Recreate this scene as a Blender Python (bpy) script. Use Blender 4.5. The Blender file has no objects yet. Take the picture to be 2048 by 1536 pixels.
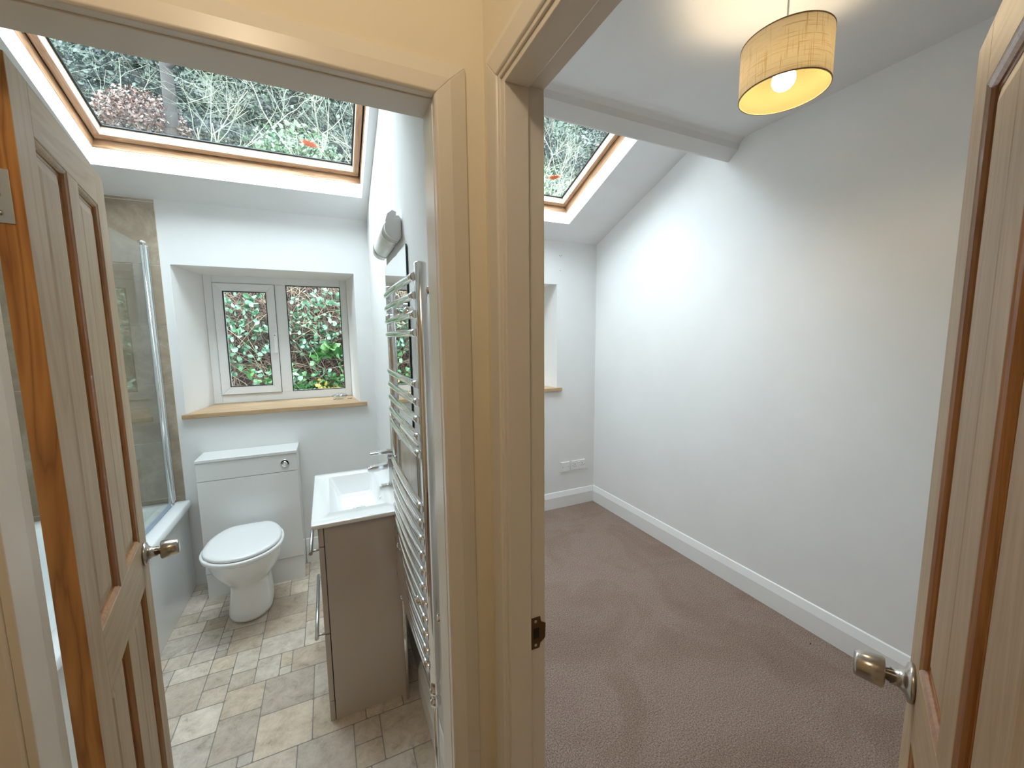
import bpy, math, random
from mathutils import Vector, Matrix
random.seed(7)
C = bpy.context.scene.collection
PI = math.pi

# ------------------------------------------------------------------ camera
H = 1.55
yaw, pitch, roll = .43111534, .11570414, -.0109061
cy, sy, cp, sp, cr, sr = math.cos(yaw), math.sin(yaw), math.cos(pitch), math.sin(pitch), math.cos(roll), math.sin(roll)
fw = Vector((sy, cy, 0)); rt = Vector((cy, -sy, 0)); up = Vector((0, 0, 1))
f2 = fw * cp - up * sp; u2 = up * cp + fw * sp
r3 = rt * cr + u2 * sr; u3 = u2 * cr - rt * sr
cam = bpy.data.cameras.new('camera'); co = bpy.data.objects.new('camera', cam); C.objects.link(co)
M = Matrix((r3, u3, -f2)).transposed().to_4x4(); M.translation = (0, 0, H); co.matrix_world = M
cam.sensor_width = 36; cam.lens = 804.115 / 2048 * 36; cam.clip_start = .01; cam.clip_end = 200
bpy.context.scene.camera = co

# ------------------------------------------------------------------ light
vs = bpy.context.scene.view_settings
vs.view_transform = 'Standard'; vs.look = 'None'; vs.gamma = 1; vs.use_curve_mapping = False; vs.exposure = 0.30
cyc = bpy.context.scene.cycles
cyc.max_bounces = 12; cyc.diffuse_bounces = 8; cyc.transparent_max_bounces = 16; cyc.sample_clamp_indirect = 6; cyc.use_denoising = True
w = bpy.data.worlds.new('overcast_sky'); bpy.context.scene.world = w; w.use_nodes = True
w.node_tree.nodes['Background'].inputs[0].default_value = (.82, .91, 1, 1)
w.node_tree.nodes['Background'].inputs[1].default_value = 12.0

def point_lamp(name, loc, power, col, size):
    l = bpy.data.lights.new(name, 'POINT'); l.energy = power; l.color = col; l.shadow_soft_size = size
    o = bpy.data.objects.new(name, l); C.objects.link(o); o.location = loc; return o
WARM = (1, .82, .60)
point_lamp('hall_light', (-.15, .12, 2.33), 5.2, WARM, .05)

def portal(loc, rot, sx, sz):
    l = bpy.data.lights.new('daylight_portal', 'AREA'); l.shape = 'RECTANGLE'; l.size = sx; l.size_y = sz
    l.cycles.is_portal = True
    o = bpy.data.objects.new('daylight_portal', l); C.objects.link(o); o.location = loc; o.rotation_euler = rot

# ------------------------------------------------------------------ materials
def mat(name, col=(.8, .8, .8), rough=.6, metal=0, spec=.5, coat=0, trans=0, emit=None, es=0):
    m = bpy.data.materials.new(name); m.use_nodes = True; b = m.node_tree.nodes['Principled BSDF']
    b.inputs['Base Color'].default_value = (*col, 1); b.inputs['Roughness'].default_value = rough
    b.inputs['Metallic'].default_value = metal; b.inputs['Specular IOR Level'].default_value = spec
    b.inputs['Coat Weight'].default_value = coat; b.inputs['Coat Roughness'].default_value = .1
    b.inputs['Transmission Weight'].default_value = trans
    if emit: b.inputs['Emission Color'].default_value = (*emit, 1); b.inputs['Emission Strength'].default_value = es
    return m
def N(m, t, **k):
    n = m.node_tree.nodes.new(t)
    for a, v in k.items():
        if a in n.inputs: n.inputs[a].default_value = v
        else: setattr(n, a, v)
    return n
def L(m, a, b): m.node_tree.links.new(a, b)
def B(m): return m.node_tree.nodes['Principled BSDF']
def coords(m, scale=(1, 1, 1), kind='Object', rnd=0):
    tc = N(m, 'ShaderNodeTexCoord'); mp = N(m, 'ShaderNodeMapping'); mp.inputs['Scale'].default_value = scale
    L(m, tc.outputs[kind], mp.inputs[0])
    if rnd:
        oi = N(m, 'ShaderNodeObjectInfo'); mu = N(m, 'ShaderNodeMath', operation='MULTIPLY'); mu.inputs[1].default_value = rnd
        L(m, oi.outputs['Random'], mu.inputs[0]); cb = N(m, 'ShaderNodeCombineXYZ')
        for i in range(3): L(m, mu.outputs[0], cb.inputs[i])
        L(m, cb.outputs[0], mp.inputs['Location'])
    return mp.outputs[0]
def noise(m, v, scale, detail=4, rough=.6, dist=0):
    n = N(m, 'ShaderNodeTexNoise'); n.inputs['Scale'].default_value = scale; n.inputs['Detail'].default_value = detail
    n.inputs['Roughness'].default_value = rough; n.inputs['Distortion'].default_value = dist; L(m, v, n.inputs['Vector']); return n.outputs[0]
def ramp(m, fac, stops):
    r = N(m, 'ShaderNodeValToRGB'); L(m, fac, r.inputs[0]); e = r.color_ramp.elements
    while len(e) < len(stops): e.new(.5)
    for i, (p, c) in enumerate(stops): e[i].position = p; e[i].color = (*c, 1)
    return r.outputs[0]
def bump(m, h, s, d=.01):
    b = N(m, 'ShaderNodeBump'); b.inputs['Strength'].default_value = s; b.inputs['Distance'].default_value = d
    L(m, h, b.inputs['Height']); L(m, b.outputs[0], B(m).inputs['Normal'])

def plaster(name, col, r=.85):
    m = mat(name, col, r, spec=.25); v = coords(m)
    n = noise(m, v, 3.0, 3); L(m, ramp(m, n, [(.35, tuple(c * .97 for c in col)), (.65, col)]), B(m).inputs['Base Color'])
    bump(m, noise(m, v, 160, 2), .08, .002); return m
M_wall = plaster('white_emulsion', (.82, .82, .81))
M_ceil = plaster('ceiling_emulsion', (.80, .80, .80))
M_hall = plaster('cream_emulsion', (.86, .80, .67))
M_gloss = mat('satin_woodwork_paint', (.80, .76, .69), .32, spec=.5)
bump(M_gloss, noise(M_gloss, coords(M_gloss, (1, 1, .3)), 90, 3), .04, .001)
M_skirt = mat('white_satin_paint', (.84, .84, .83), .35)

def pine(name, stretch, light=(.62, .34, .145), dark=(.36, .155, .05), rough=.3, coat=.6):
    m = mat(name, light, rough, coat=coat, spec=.35); v = coords(m, stretch, rnd=37)
    n1 = noise(m, v, 2.2, 3, .5, 1.2)
    mu = N(m, 'ShaderNodeMath', operation='MULTIPLY'); mu.inputs[1].default_value = 9; L(m, n1, mu.inputs[0])
    fr = N(m, 'ShaderNodeMath', operation='PINGPONG'); fr.inputs[1].default_value = 1; L(m, mu.outputs[0], fr.inputs[0])
    fine = noise(m, v, 30, 5, .7)
    mx = N(m, 'ShaderNodeMix'); mx.inputs[0].default_value = .3; L(m, fr.outputs[0], mx.inputs[2]); L(m, fine, mx.inputs[3])
    mid = tuple((a + b) / 2 for a, b in zip(light, dark))
    L(m, ramp(m, mx.outputs[0], [(.05, dark), (.3, mid), (.75, light), (1, tuple(c * 1.08 for c in light))]), B(m).inputs['Base Color'])
    bump(m, fine, .1, .002); return m
M_pv = pine('glare_pale_pine_upright_grain', (7, 7, .5), (.45, .325, .205), (.37, .25, .145), .5, 0)  # grazing glare painted into the pale base of the door faces
M_ph = pine('glare_pale_pine_level_grain', (.5, 7, 7), (.45, .325, .205), (.37, .25, .145), .5, 0)
M_pe = pine('glare_free_pine_edge', (7, 7, .6), (.52, .235, .06), (.25, .085, .018), .35, .4)  # same pine, deeper orange for the edge without painted glare
M_bead = pine('darkened_pine_moulding', (12, 12, 1), (.34, .15, .045), (.24, .09, .025))  # darker copy of the pine, painted for beading that catches less glare
M_vel = pine('pale_lacquered_pine', (1, 12, 12), (.50, .31, .18), (.30, .14, .06), .4, .2)
M_velv = pine('pale_lacquered_pine_side', (12, 1, 12), (.50, .31, .18), (.30, .14, .06), .4, .2)
M_sash = pine('skylit_sash_pine', (1, 12, 12), (.60, .51, .40), (.52, .41, .29), .4, .2)  # cream paints the sky light on the sash's inner faces
M_sashv = pine('skylit_sash_pine_side', (12, 1, 12), (.60, .51, .40), (.52, .41, .29), .4, .2)
M_oak = pine('oak_board', (1.2, 14, 14), (.52, .36, .21), (.40, .245, .12), .45, .1)

M_chrome = mat('chrome', (.86, .87, .88), .07, 1)
M_nickel = mat('brushed_nickel', (.50, .46, .41), .24, 1)
M_steel = mat('brushed_steel', (.6, .6, .58), .3, 1)
M_brass = mat('worn_bronze_plate', (.16, .10, .05), .4, 1)
M_cer = mat('white_ceramic', (.86, .87, .87), .08, coat=.5)
M_acr = mat('white_acrylic', (.86, .88, .88), .12)
M_unit = mat('white_gloss_laminate', (.80, .80, .79), .1, coat=.3)
M_van = mat('pale_grey_gloss_laminate', (.54, .49, .45), .12, coat=.3)
M_upvc = mat('white_window_plastic', (.83, .84, .84), .25)
M_plas = mat('white_plastic', (.82, .82, .82), .3)
M_dark = mat('black_rubber', (.015, .018, .02), .6)
M_hole = mat('dark_recess', (.02, .015, .012), .8)
M_led = mat('frosted_diffuser', (.84, .84, .8), .35)

def pane_glass(name, tint=(.96, .99, .98), dirt=0.0):
    m = bpy.data.materials.new(name); m.use_nodes = True; nt = m.node_tree; nt.nodes.remove(nt.nodes['Principled BSDF'])
    out = nt.nodes['Material Output']; tr = N(m, 'ShaderNodeBsdfTransparent'); tr.inputs[0].default_value = (*tint, 1)
    gl = N(m, 'ShaderNodeBsdfGlossy'); gl.inputs['Roughness'].default_value = .01
    fr = N(m, 'ShaderNodeFresnel'); fr.inputs[0].default_value = 1.45
    ge = N(m, 'ShaderNodeNewGeometry'); iv = N(m, 'ShaderNodeMath', operation='SUBTRACT'); iv.inputs[0].default_value = 1; L(m, ge.outputs['Backfacing'], iv.inputs[1])
    fm = N(m, 'ShaderNodeMath', operation='MULTIPLY'); L(m, iv.outputs[0], fm.inputs[0]); L(m, fr.outputs[0], fm.inputs[1]); fm.use_clamp = True
    mx = N(m, 'ShaderNodeMixShader'); L(m, fm.outputs[0], mx.inputs[0]); L(m, tr.outputs[0], mx.inputs[1]); L(m, gl.outputs[0], mx.inputs[2])
    last = mx.outputs[0]
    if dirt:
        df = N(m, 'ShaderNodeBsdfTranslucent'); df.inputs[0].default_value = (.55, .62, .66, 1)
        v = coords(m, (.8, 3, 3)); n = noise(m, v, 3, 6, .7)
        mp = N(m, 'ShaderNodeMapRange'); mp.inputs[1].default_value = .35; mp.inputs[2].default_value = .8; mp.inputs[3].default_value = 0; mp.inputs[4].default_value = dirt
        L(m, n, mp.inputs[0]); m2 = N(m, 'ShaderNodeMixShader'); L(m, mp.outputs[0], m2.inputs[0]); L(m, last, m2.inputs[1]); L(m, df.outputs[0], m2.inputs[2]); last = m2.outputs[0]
    L(m, last, out.inputs[0]); return m
M_glass = pane_glass('clear_window_glass')
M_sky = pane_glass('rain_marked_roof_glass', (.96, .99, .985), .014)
M_screen = pane_glass('shower_glass', (.955, .985, .975))
M_mirror = mat('mirror_silver', (.93, .95, .94), .01, 1)
M_medge = mat('green_glass_edge', (.0, .05, .035), .15)

# stone tile (wall)
M_tile = mat('beige_stone_tile', (.5, .42, .32), .3)
v = coords(M_tile); n1 = noise(M_tile, v, 5, 8, .7, .6)
L(M_tile, ramp(M_tile, n1, [(.25, (.25, .195, .135)), (.48, (.34, .275, .20)), (.6, (.42, .35, .265)), (.78, (.56, .50, .41))]), B(M_tile).inputs['Base Color'])
M_grout = mat('pale_grout', (.72, .68, .6), .8)
# vinyl floor
M_vin = mat('stone_effect_vinyl', (.6, .55, .46), .38)
at = N(M_vin, 'ShaderNodeAttribute', attribute_name='shade'); v = coords(M_vin)
n1 = noise(M_vin, v, 14, 10, .8, .4); r1 = ramp(M_vin, n1, [(.32, (.50, .47, .44)), (.44, (.84, .81, .77)), (.56, (1.0, .99, .97)), (.7, (1.16, 1.15, 1.13))])
mx = N(M_vin, 'ShaderNodeMix', data_type='RGBA', blend_type='MULTIPLY'); mx.inputs[0].default_value = 1
L(M_vin, at.outputs['Color'], mx.inputs[6]); L(M_vin, r1, mx.inputs[7]); L(M_vin, mx.outputs[2], B(M_vin).inputs['Base Color'])
M_vgrout = mat('vinyl_joint', (.27, .24, .20), .6)
# carpet
M_carp = mat('mauve_brown_carpet', (.2, .15, .13), .95, spec=.1)
v = coords(M_carp); a = noise(M_carp, v, 2.2, 5, .65, .8); b = noise(M_carp, v, 190, 3, .7)
c1 = ramp(M_carp, a, [(.3, (.255, .175, .142)), (.45, (.275, .20, .158)), (.56, (.30, .225, .188)), (.72, (.285, .20, .172))])
c2 = ramp(M_carp, b, [(.34, (.5, .48, .47)), (.5, (1, 1, 1)), (.66, (1.6, 1.57, 1.55))])
mx = N(M_carp, 'ShaderNodeMix', data_type='RGBA', blend_type='MULTIPLY'); mx.inputs[0].default_value = 1
L(M_carp, c1, mx.inputs[6]); L(M_carp, c2, mx.inputs[7]); L(M_carp, mx.outputs[2], B(M_carp).inputs['Base Color']); bump(M_carp, b, .8, .006)
# linen shade
M_shade = mat('linen_lamp_shade', (.86, .82, .70), .9, spec=.1)
v1 = coords(M_shade, (110, 110, 3)); v2 = coords(M_shade, (3, 3, 170))
def streak(v, lo, hi):
    n = noise(M_shade, v, 3.2, 2, .5); r = ramp(M_shade, n, [(lo, (1, 1, 1)), (hi, (.74, .66, .5))]); return r
mx = N(M_shade, 'ShaderNodeMix', data_type='RGBA', blend_type='DARKEN'); mx.inputs[0].default_value = 1
L(M_shade, streak(v1, .60, .66), mx.inputs[6]); L(M_shade, streak(v2, .60, .66), mx.inputs[7])
m3 = N(M_shade, 'ShaderNodeMix', data_type='RGBA', blend_type='MULTIPLY'); m3.inputs[0].default_value = 1
L(M_shade, mx.outputs[2], m3.inputs[6]); m3.inputs[7].default_value = (.88, .84, .74, 1)
nt = M_shade.node_tree; tl = N(M_shade, 'ShaderNodeBsdfTranslucent'); L(M_shade, m3.outputs[2], tl.inputs[0]); L(M_shade, m3.outputs[2], B(M_shade).inputs['Base Color'])
ms = N(M_shade, 'ShaderNodeMixShader'); ms.inputs[0].default_value = .6
L(M_shade, B(M_shade).outputs[0], ms.inputs[1]); L(M_shade, tl.outputs[0], ms.inputs[2]); L(M_shade, ms.outputs[0], nt.nodes['Material Output'].inputs[0])
M_lining = mat('yellowed_shade_lining', (.10, .085, .035), .8, spec=.1)
nt = M_lining.node_tree; tl = N(M_lining, 'ShaderNodeBsdfTranslucent'); tl.inputs[0].default_value = (.9, .82, .62, 1); ms = N(M_lining, 'ShaderNodeMixShader'); ms.inputs[0].default_value = .5
L(M_lining, B(M_lining).outputs[0], ms.inputs[1]); L(M_lining, tl.outputs[0], ms.inputs[2]); L(M_lining, ms.outputs[0], nt.nodes['Material Output'].inputs[0])
M_trimbr = mat('brown_shade_binding', (.22, .13, .06), .8)
M_bulb = mat('lit_bulb', (1, .9, .7), .4, emit=(1, .78, .50), es=140)

def leafmat(name, cols, rough=.35):
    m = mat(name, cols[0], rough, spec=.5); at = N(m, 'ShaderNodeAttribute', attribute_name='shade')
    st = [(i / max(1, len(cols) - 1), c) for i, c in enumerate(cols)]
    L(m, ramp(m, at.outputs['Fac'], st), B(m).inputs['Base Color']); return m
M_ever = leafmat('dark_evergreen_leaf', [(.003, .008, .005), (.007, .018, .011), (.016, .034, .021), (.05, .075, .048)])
M_bram = leafmat('bramble_leaf', [(.03, .09, .035), (.055, .15, .08), (.12, .24, .15), (.21, .34, .25)])
M_holly = leafmat('glossy_holly_leaf', [(.02, .05, .02), (.045, .10, .045), (.09, .17, .08), (.16, .25, .13)], .25)
M_broad = leafmat('bright_green_leaf', [(.018, .08, .018), (.045, .15, .035), (.10, .23, .06)])
M_yel = leafmat('yellowed_leaf', [(.30, .22, .03), (.42, .32, .06)])
M_dead = leafmat('dead_bracken', [(.04, .02, .013), (.075, .038, .026), (.12, .065, .045)])
M_orange = mat('orange_fallen_leaf', (.75, .12, .02), .6)
M_twigb = mat('brown_twig', (.15, .095, .07), .8)
M_twigp = mat('pale_lichened_twig', (.17, .18, .13), .8)
M_bark = mat('dark_bark', (.016, .013, .010), .9)
M_earth = mat('leaf_litter_bank', (.1, .06, .04), .95)
v = coords(M_earth); L(M_earth, ramp(M_earth, noise(M_earth, v, 6, 9, .8), [(.3, (.008, .006, .005)), (.5, (.035, .02, .014)), (.7, (.08, .05, .036))]), B(M_earth).inputs['Base Color'])
bump(M_earth, noise(M_earth, v, 14, 8, .8), 1, .1)
M_wood2 = mat('dark_woodland_slope', (.03, .05, .03), .95)  # dark green, mottled by noise
v = coords(M_wood2); L(M_wood2, ramp(M_wood2, noise(M_wood2, v, 2.5, 9, .8), [(.3, (.01, .016, .012)), (.55, (.035, .055, .035)), (.75, (.08, .10, .07))]), B(M_wood2).inputs['Base Color'])
M_stone = mat('rendered_stone_outside', (.4, .38, .34), .9)
M_slate = mat('roof_slate', (.08, .09, .1), .6)

# ------------------------------------------------------------------ mesh helpers
class MB:
    def __init__(s): s.v = []; s.f = []; s.sm = []; s.sh = []
    def face(s, idx, sm=False, sh=None): s.f.append(tuple(idx)); s.sm.append(sm); s.sh.append(sh)
    def box(s, x0, x1, y0, y1, z0, z1, sh=None):
        b = len(s.v); s.v += [(x, y, z) for x in (x0, x1) for y in (y0, y1) for z in (z0, z1)]
        for q in ((0, 1, 3, 2), (4, 6, 7, 5), (0, 4, 5, 1), (2, 3, 7, 6), (0, 2, 6, 4), (1, 5, 7, 3)): s.face([b + i for i in q], sh=sh)
        return s
    def loops(s, rows, closed=True, cap=True, sm=True):
        b = len(s.v); n = len(rows[0])
        for r in rows: s.v += [tuple(p) for p in r]
        for i in range(len(rows) - 1):
            for j in range(n if closed else n - 1):
                k = (j + 1) % n; s.face([b + i * n + j, b + i * n + k, b + (i + 1) * n + k, b + (i + 1) * n + j], sm)
        if cap and closed:
            s.face([b + j for j in range(n)][::-1]); s.face([b + (len(rows) - 1) * n + j for j in range(n)])
        return s
    def prism(s, poly, axis, a, b2, sm=False):
        def P(u, v, t): return {'x': (t, u, v), 'y': (u, t, v), 'z': (u, v, t)}[axis]
        return s.loops([[P(u, v, a) for u, v in poly], [P(u, v, b2) for u, v in poly]], sm=sm)
    def tube(s, pts, r, n=10, cap=True):
        pts = [Vector(p) for p in pts]; R = r if isinstance(r, (list, tuple)) else [r] * len(pts); rows = []
        prev = None
        for i, p in enumerate(pts):
            d = (pts[min(i + 1, len(pts) - 1)] - pts[max(i - 1, 0)]).normalized()
            if prev is None: a = d.orthogonal().normalized()
            else: a = (prev - d * prev.dot(d)); a = a.normalized() if a.length > 1e-6 else d.orthogonal().normalized()
            prev = a; c = d.cross(a)
            rows.append([p + (a * math.cos(t) + c * math.sin(t)) * R[i] for t in [2 * PI * k / n for k in range(n)]])
        return s.loops(rows, cap=cap)
    def lathe(s, prof, n=32, origin=(0, 0, 0), axis=(0, 0, 1), cap=True):
        o = Vector(origin); d = Vector(axis).normalized(); a = d.orthogonal().normalized(); c = d.cross(a); rows = []
        for r, h in prof: rows.append([o + d * h + (a * math.cos(t) + c * math.sin(t)) * max(r, 1e-5) for t in [2 * PI * k / n for k in range(n)]])
        return s.loops(rows, cap=cap)
    def xf(s, mtx): s.v = [tuple(mtx @ Vector(p)) for p in s.v]; return s
    def obj(s, name, m, parent=None, bev=0, seg=2, sub=0):
        me = bpy.data.meshes.new(name); me.from_pydata(s.v, [], s.f); me.polygons.foreach_set('use_smooth', s.sm)
        if any(x is not None for x in s.sh):
            at = me.attributes.new('shade', 'FLOAT_COLOR', 'FACE'); buf = []
            for x in s.sh: x = x or (.5, .5, .5); buf += [*x, 1]
            at.data.foreach_set('color', buf)
        me.materials.append(m); me.update()
        if bev or s.sm.count(False):
            import bmesh
            if len(s.f) < 20000:
                bm = bmesh.new(); bm.from_mesh(me); bmesh.ops.recalc_face_normals(bm, faces=bm.faces); bm.to_mesh(me); bm.free()
        o = bpy.data.objects.new(name, me); C.objects.link(o)
        if parent: o.parent = parent
        if bev:
            md = o.modifiers.new('edge', 'BEVEL'); md.width = bev; md.segments = seg; md.limit_method = 'ANGLE'; md.angle_limit = .6
            md.harden_normals = False
        if sub:
            md = o.modifiers.new('smooth', 'SUBSURF'); md.levels = sub; md.render_levels = sub
        return o
def struct(o): o['kind'] = 'structure'; return o
def tag(o, label, cat, group=None, kind=None):
    o['label'] = label; o['category'] = cat
    if group: o['group'] = group
    if kind: o['kind'] = kind
    return o
def empty(name, loc=(0, 0, 0), rz=0):
    o = bpy.data.objects.new(name, None); C.objects.link(o); o.location = loc; o.rotation_euler = (0, 0, rz); o.empty_display_size = .05; return o
def BOX(name, m, x0, x1, y0, y1, z0, z1, parent=None, bev=0, seg=2): return MB().box(x0, x1, y0, y1, z0, z1).obj(name, m, parent, bev, seg)

# ------------------------------------------------------------------ shell
XB = .303; XP = .375          # hall / bathroom side and bedroom side of the partition
YB = 3.03; XR = 2.235; SL = .40; ZE = 2.355
def zs(y): return ZE + SL * (YB - y)
BIG = 3.6
# slope in its own axes: origin on the ceiling plane at the back wall
th = math.atan(SL); MS = Matrix(((1, 0, 0, 0), (0, -math.cos(th), math.sin(th), YB), (0, math.sin(th), math.cos(th), ZE), (0, 0, 0, 1)))
def sy_(y): return (YB - y) / math.cos(th)
S0, S1 = sy_(2.822), sy_(1.90)      # skylight openings along the slope
SKB = (-1.02, .262); SKR = (.53, 1.812)
TK = .205
mb = MB()
send = sy_(1.70)
mb.box(-1.75, 2.45, -.75, S0, 0, TK); mb.box(-1.75, 2.45, S1, send, 0, TK)
for a, b in ((-1.75, SKB[0]), (SKB[1], SKR[0]), (SKR[1], 2.45)): mb.box(a, b, S0, S1, 0, TK)
mb.xf(MS); struct(mb.obj('ceiling_slope', M_ceil))
struct(BOX('ceiling_bedroom', M_ceil, XP, 2.45, -1.0, 1.66, 2.671, 2.8))
struct(BOX('ceiling_bathroom', M_ceil, -1.7, XP, .80, 1.66, 2.671, 2.8))
struct(BOX('ceiling_hall', M_hall, -1.4, XP, -1.6, .80, 2.40, 2.5))
bp = [(1.60, 2.80), (1.60, 2.672), (1.655, 2.668), (1.68, 2.645), (1.690, 2.615), (1.752, 2.567), (1.80, 2.60), (1.80, 2.95)]
struct(MB().prism(bp, 'x', XP, XR + .1).obj('ceiling_beam', M_ceil, bev=.008))
struct(MB().prism(bp, 'x', -1.7, XB).obj('ceiling_beam_bathroom', M_ceil, bev=.008))
# roof covering above
# walls
WZ = 1.105; WT = 1.996
YW = 3.42
def back_wall():
    mb = MB(); y0, y1 = YB, 3.50
    Lx = (-.80, .202); Rx = (.84, 1.828)
    def top(x0, x1, z0): mb.prism([(y0, z0), (y1, z0), (y1, zs(y0) + .0), (y0, zs(y0) + .02)], 'x', x0, x1)
    for a, b in ((-1.7, Lx[0]), (Lx[1], Rx[0]), (Rx[1], 2.4)): mb.box(a, b, y0, y1, 0, ZE + .02)
    for a, b in (Lx, Rx):
        mb.box(a, b, y0, y1, 0, WZ - .03); mb.box(a, b, y0, y1, WT, ZE + .02)
        mb.box(a, b, YW + .07, y1, WZ - .03, WZ)
    # splayed reveals
    for (a, b, ai, bi) in ((Lx[0], Lx[1], -.735, .168), (Rx[0], Rx[1], .875, 1.79)):
        mb.prism([(a - .001, y0 + .001), (ai, YW + .01), (ai, y1 - .001), (a - .001, y1 - .001)], 'z', WZ - .03, WT + .001)
        mb.prism([(b + .001, y0 + .001), (bi, YW + .01), (bi, y1 - .001), (b + .001, y1 - .001)], 'z', WZ - .03, WT + .001)
    return mb.obj('wall_back', M_wall)
struct(back_wall())
struct(MB().prism([(-1.0, 0), (YB, 0), (YB, zs(YB) + .1), (1.7, zs(1.7) + .1), (-1.0, 3.0)], 'x', XR, XR + .12).obj('wall_right', M_wall))
struct(MB().prism([(.66, 0), (YB, 0), (YB, zs(YB) + .1), (1.7, zs(1.7) + .1), (.66, 2.9)], 'x', -1.66, -1.542).obj('wall_left', M_wall))
# partition between bathroom and bedroom, with the bedroom doorway towards the camera
YJ = .668; YN = .03; DH = 1.985
mb = MB()
mb.prism([(YJ + .03, 0), (YB, 0), (YB, zs(YB) + .1), (1.7, zs(1.7) + .1), (YJ + .03, 2.9)], 'x', XB + .002, XP)
mb.box(XB + .002, XP, YN - .03, YJ + .03, DH + .03, 2.9); mb.box(XB + .002, XP, -1.6, YN - .03, 0, 2.9)
struct(mb.obj('wall_middle', M_wall))
# thin hall-side skin painted cream
mb = MB(); mb.box(XB, XB + .0019, YN - .03, .80, DH + .03, 2.4); mb.box(XB, XB + .0019, -1.6, YN - .03, 0, 2.4); mb.box(XB, XB + .0019, YJ + .03, .772, 0, DH + .03)
struct(mb.obj('wall_hall_right', M_hall))
# wall with the bathroom doorway
BX0, BX1 = -.421, .200
mb = MB()
for a, b, z0 in ((-1.6, BX0 - .028, 0), (BX1 + .028, XB, 0), (BX0 - .028, BX1 + .028, DH + .025)): mb.box(a, b, .774, .838, z0, 2.9)
struct(mb.obj('wall_front', M_wall))
mb = MB()
for a, b, z0 in ((-1.3, BX0 - .028, 0), (BX1 + .028, XB, 0), (BX0 - .028, BX1 + .028, DH + .025)): mb.box(a, b, .772, .7739, z0, 2.4)
struct(mb.obj('wall_hall_front', M_hall))
struct(BOX('wall_hall_left', M_hall, -1.42, -1.3, -1.6, .80, 0, 2.4))
struct(BOX('wall_hall_back', M_hall, -1.42, XP, -1.72, -1.6, 0, 2.4))
struct(BOX('wall_bedroom_front', M_wall, XP, XR + .1, -1.1, -1.0, 0, 2.9))
# floors
struct(BOX('floor_bedroom', M_carp, XP - .04, XR + .1, -1.05, YB + .05, -.1, 0))
struct(BOX('floor_hall', M_carp, -1.42, XP - .04, -1.7, .80, -.1, 0))
def vinyl():
    rnd = random.Random(21); u = .05; nx, ny = 38, 46; ox, oy = -1.58, .80
    g = [[False] * ny for _ in range(nx)]; mb = MB()
    ox = -.587 - 20 * u; oy = 2.101 - 26 * u
    base = [(.60, .55, .49), (.64, .60, .55), (.55, .49, .42), (.68, .64, .60), (.60, .57, .54), (.60, .54, .46), (.58, .53, .47)]
    grey = [(.52, .50, .48), (.58, .56, .54), (.5, .46, .42), (.62, .59, .55)]
    bv = .0035
    def put(i, j, a, b, z=.0006):
        for p in range(a):
            for q in range(b): g[i + p][j + q] = True
        x0, x1, y0, y1 = ox + i * u + .002, ox + (i + a) * u - .002, oy + j * u + .002, oy + (j + b) * u - .002
        c = rnd.choice(base if a * b > 1 else grey); k = rnd.uniform(.88, 1.12); c = tuple(min(.9, x * k * t_) for x, t_ in zip(c, (1.06, 1.0, .92)))
        n = len(mb.v); P = []
        for (cx, cyy, sx, sy2) in ((x0, y0, 1, 1), (x1, y0, -1, 1), (x1, y1, -1, -1), (x0, y1, 1, -1)):
            r = rnd.uniform(.002, .006)
            if sx * sy2 > 0: P += [(cx, cyy + sy2 * r, z), (cx + sx * r, cyy, z)]
            else: P += [(cx + sx * r, cyy, z), (cx, cyy + sy2 * r, z)]
        mb.v += P; mb.face(range(n, n + 8), sh=c)
    def fits(i, j, a, b): return i + a <= nx and j + b <= ny and not any(g[i + p][j + q] for p in range(a) for q in range(b))
    for j in range(ny):
        for i in range(nx):
            if g[i][j]: continue
            opts = [((4, 4), 12), ((4, 3), 7), ((3, 2), 8), ((2, 3), 7), ((2, 2), 9), ((3, 3), 6), ((3, 4), 5), ((1, 2), 1), ((1, 1), 1.6), ((2, 1), 1), ((4, 2), 3)]
            fw_ = 0
            while i + fw_ < nx and not g[i + fw_][j]: fw_ += 1
            ab = 0
            if i > 0:
                while j + ab < ny and g[i - 1][j + ab]: ab += 1
            opts = [(o, w_ * (.11 if fw_ - o[0] == 1 else 1) * (2.5 if o[1] == ab else .25 if ab - o[1] == 1 else 1)) for o, w_ in opts if fits(i, j, *o)]
            o = rnd.choices([o for o, _ in opts], [w_ for _, w_ in opts])[0] if opts else (1, 1)
            if o[0] == 1 and fits(i, j, 1, 4) and rnd.random() < .45:
                for q in range(4): put(i, j + q, 1, 1)
            elif o == (2, 1) and fits(i, j, 4, 1):
                for q in range(4): put(i + q, j, 1, 1)
            else: put(i, j, *o)
    # clip to the room
    x0, x1, y0, y1 = -1.541, XB + .001, .80, YB
    mb.v = [(min(max(a, x0), x1), min(max(b, y0), y1), c) for a, b, c in mb.v]
    fo = struct(mb.obj('floor_vinyl', M_vin))
    struct(BOX('floor_bathroom', M_vgrout, -1.66, XB + .03, .80, YB + .05, -.1, 0))
vinyl()

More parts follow.
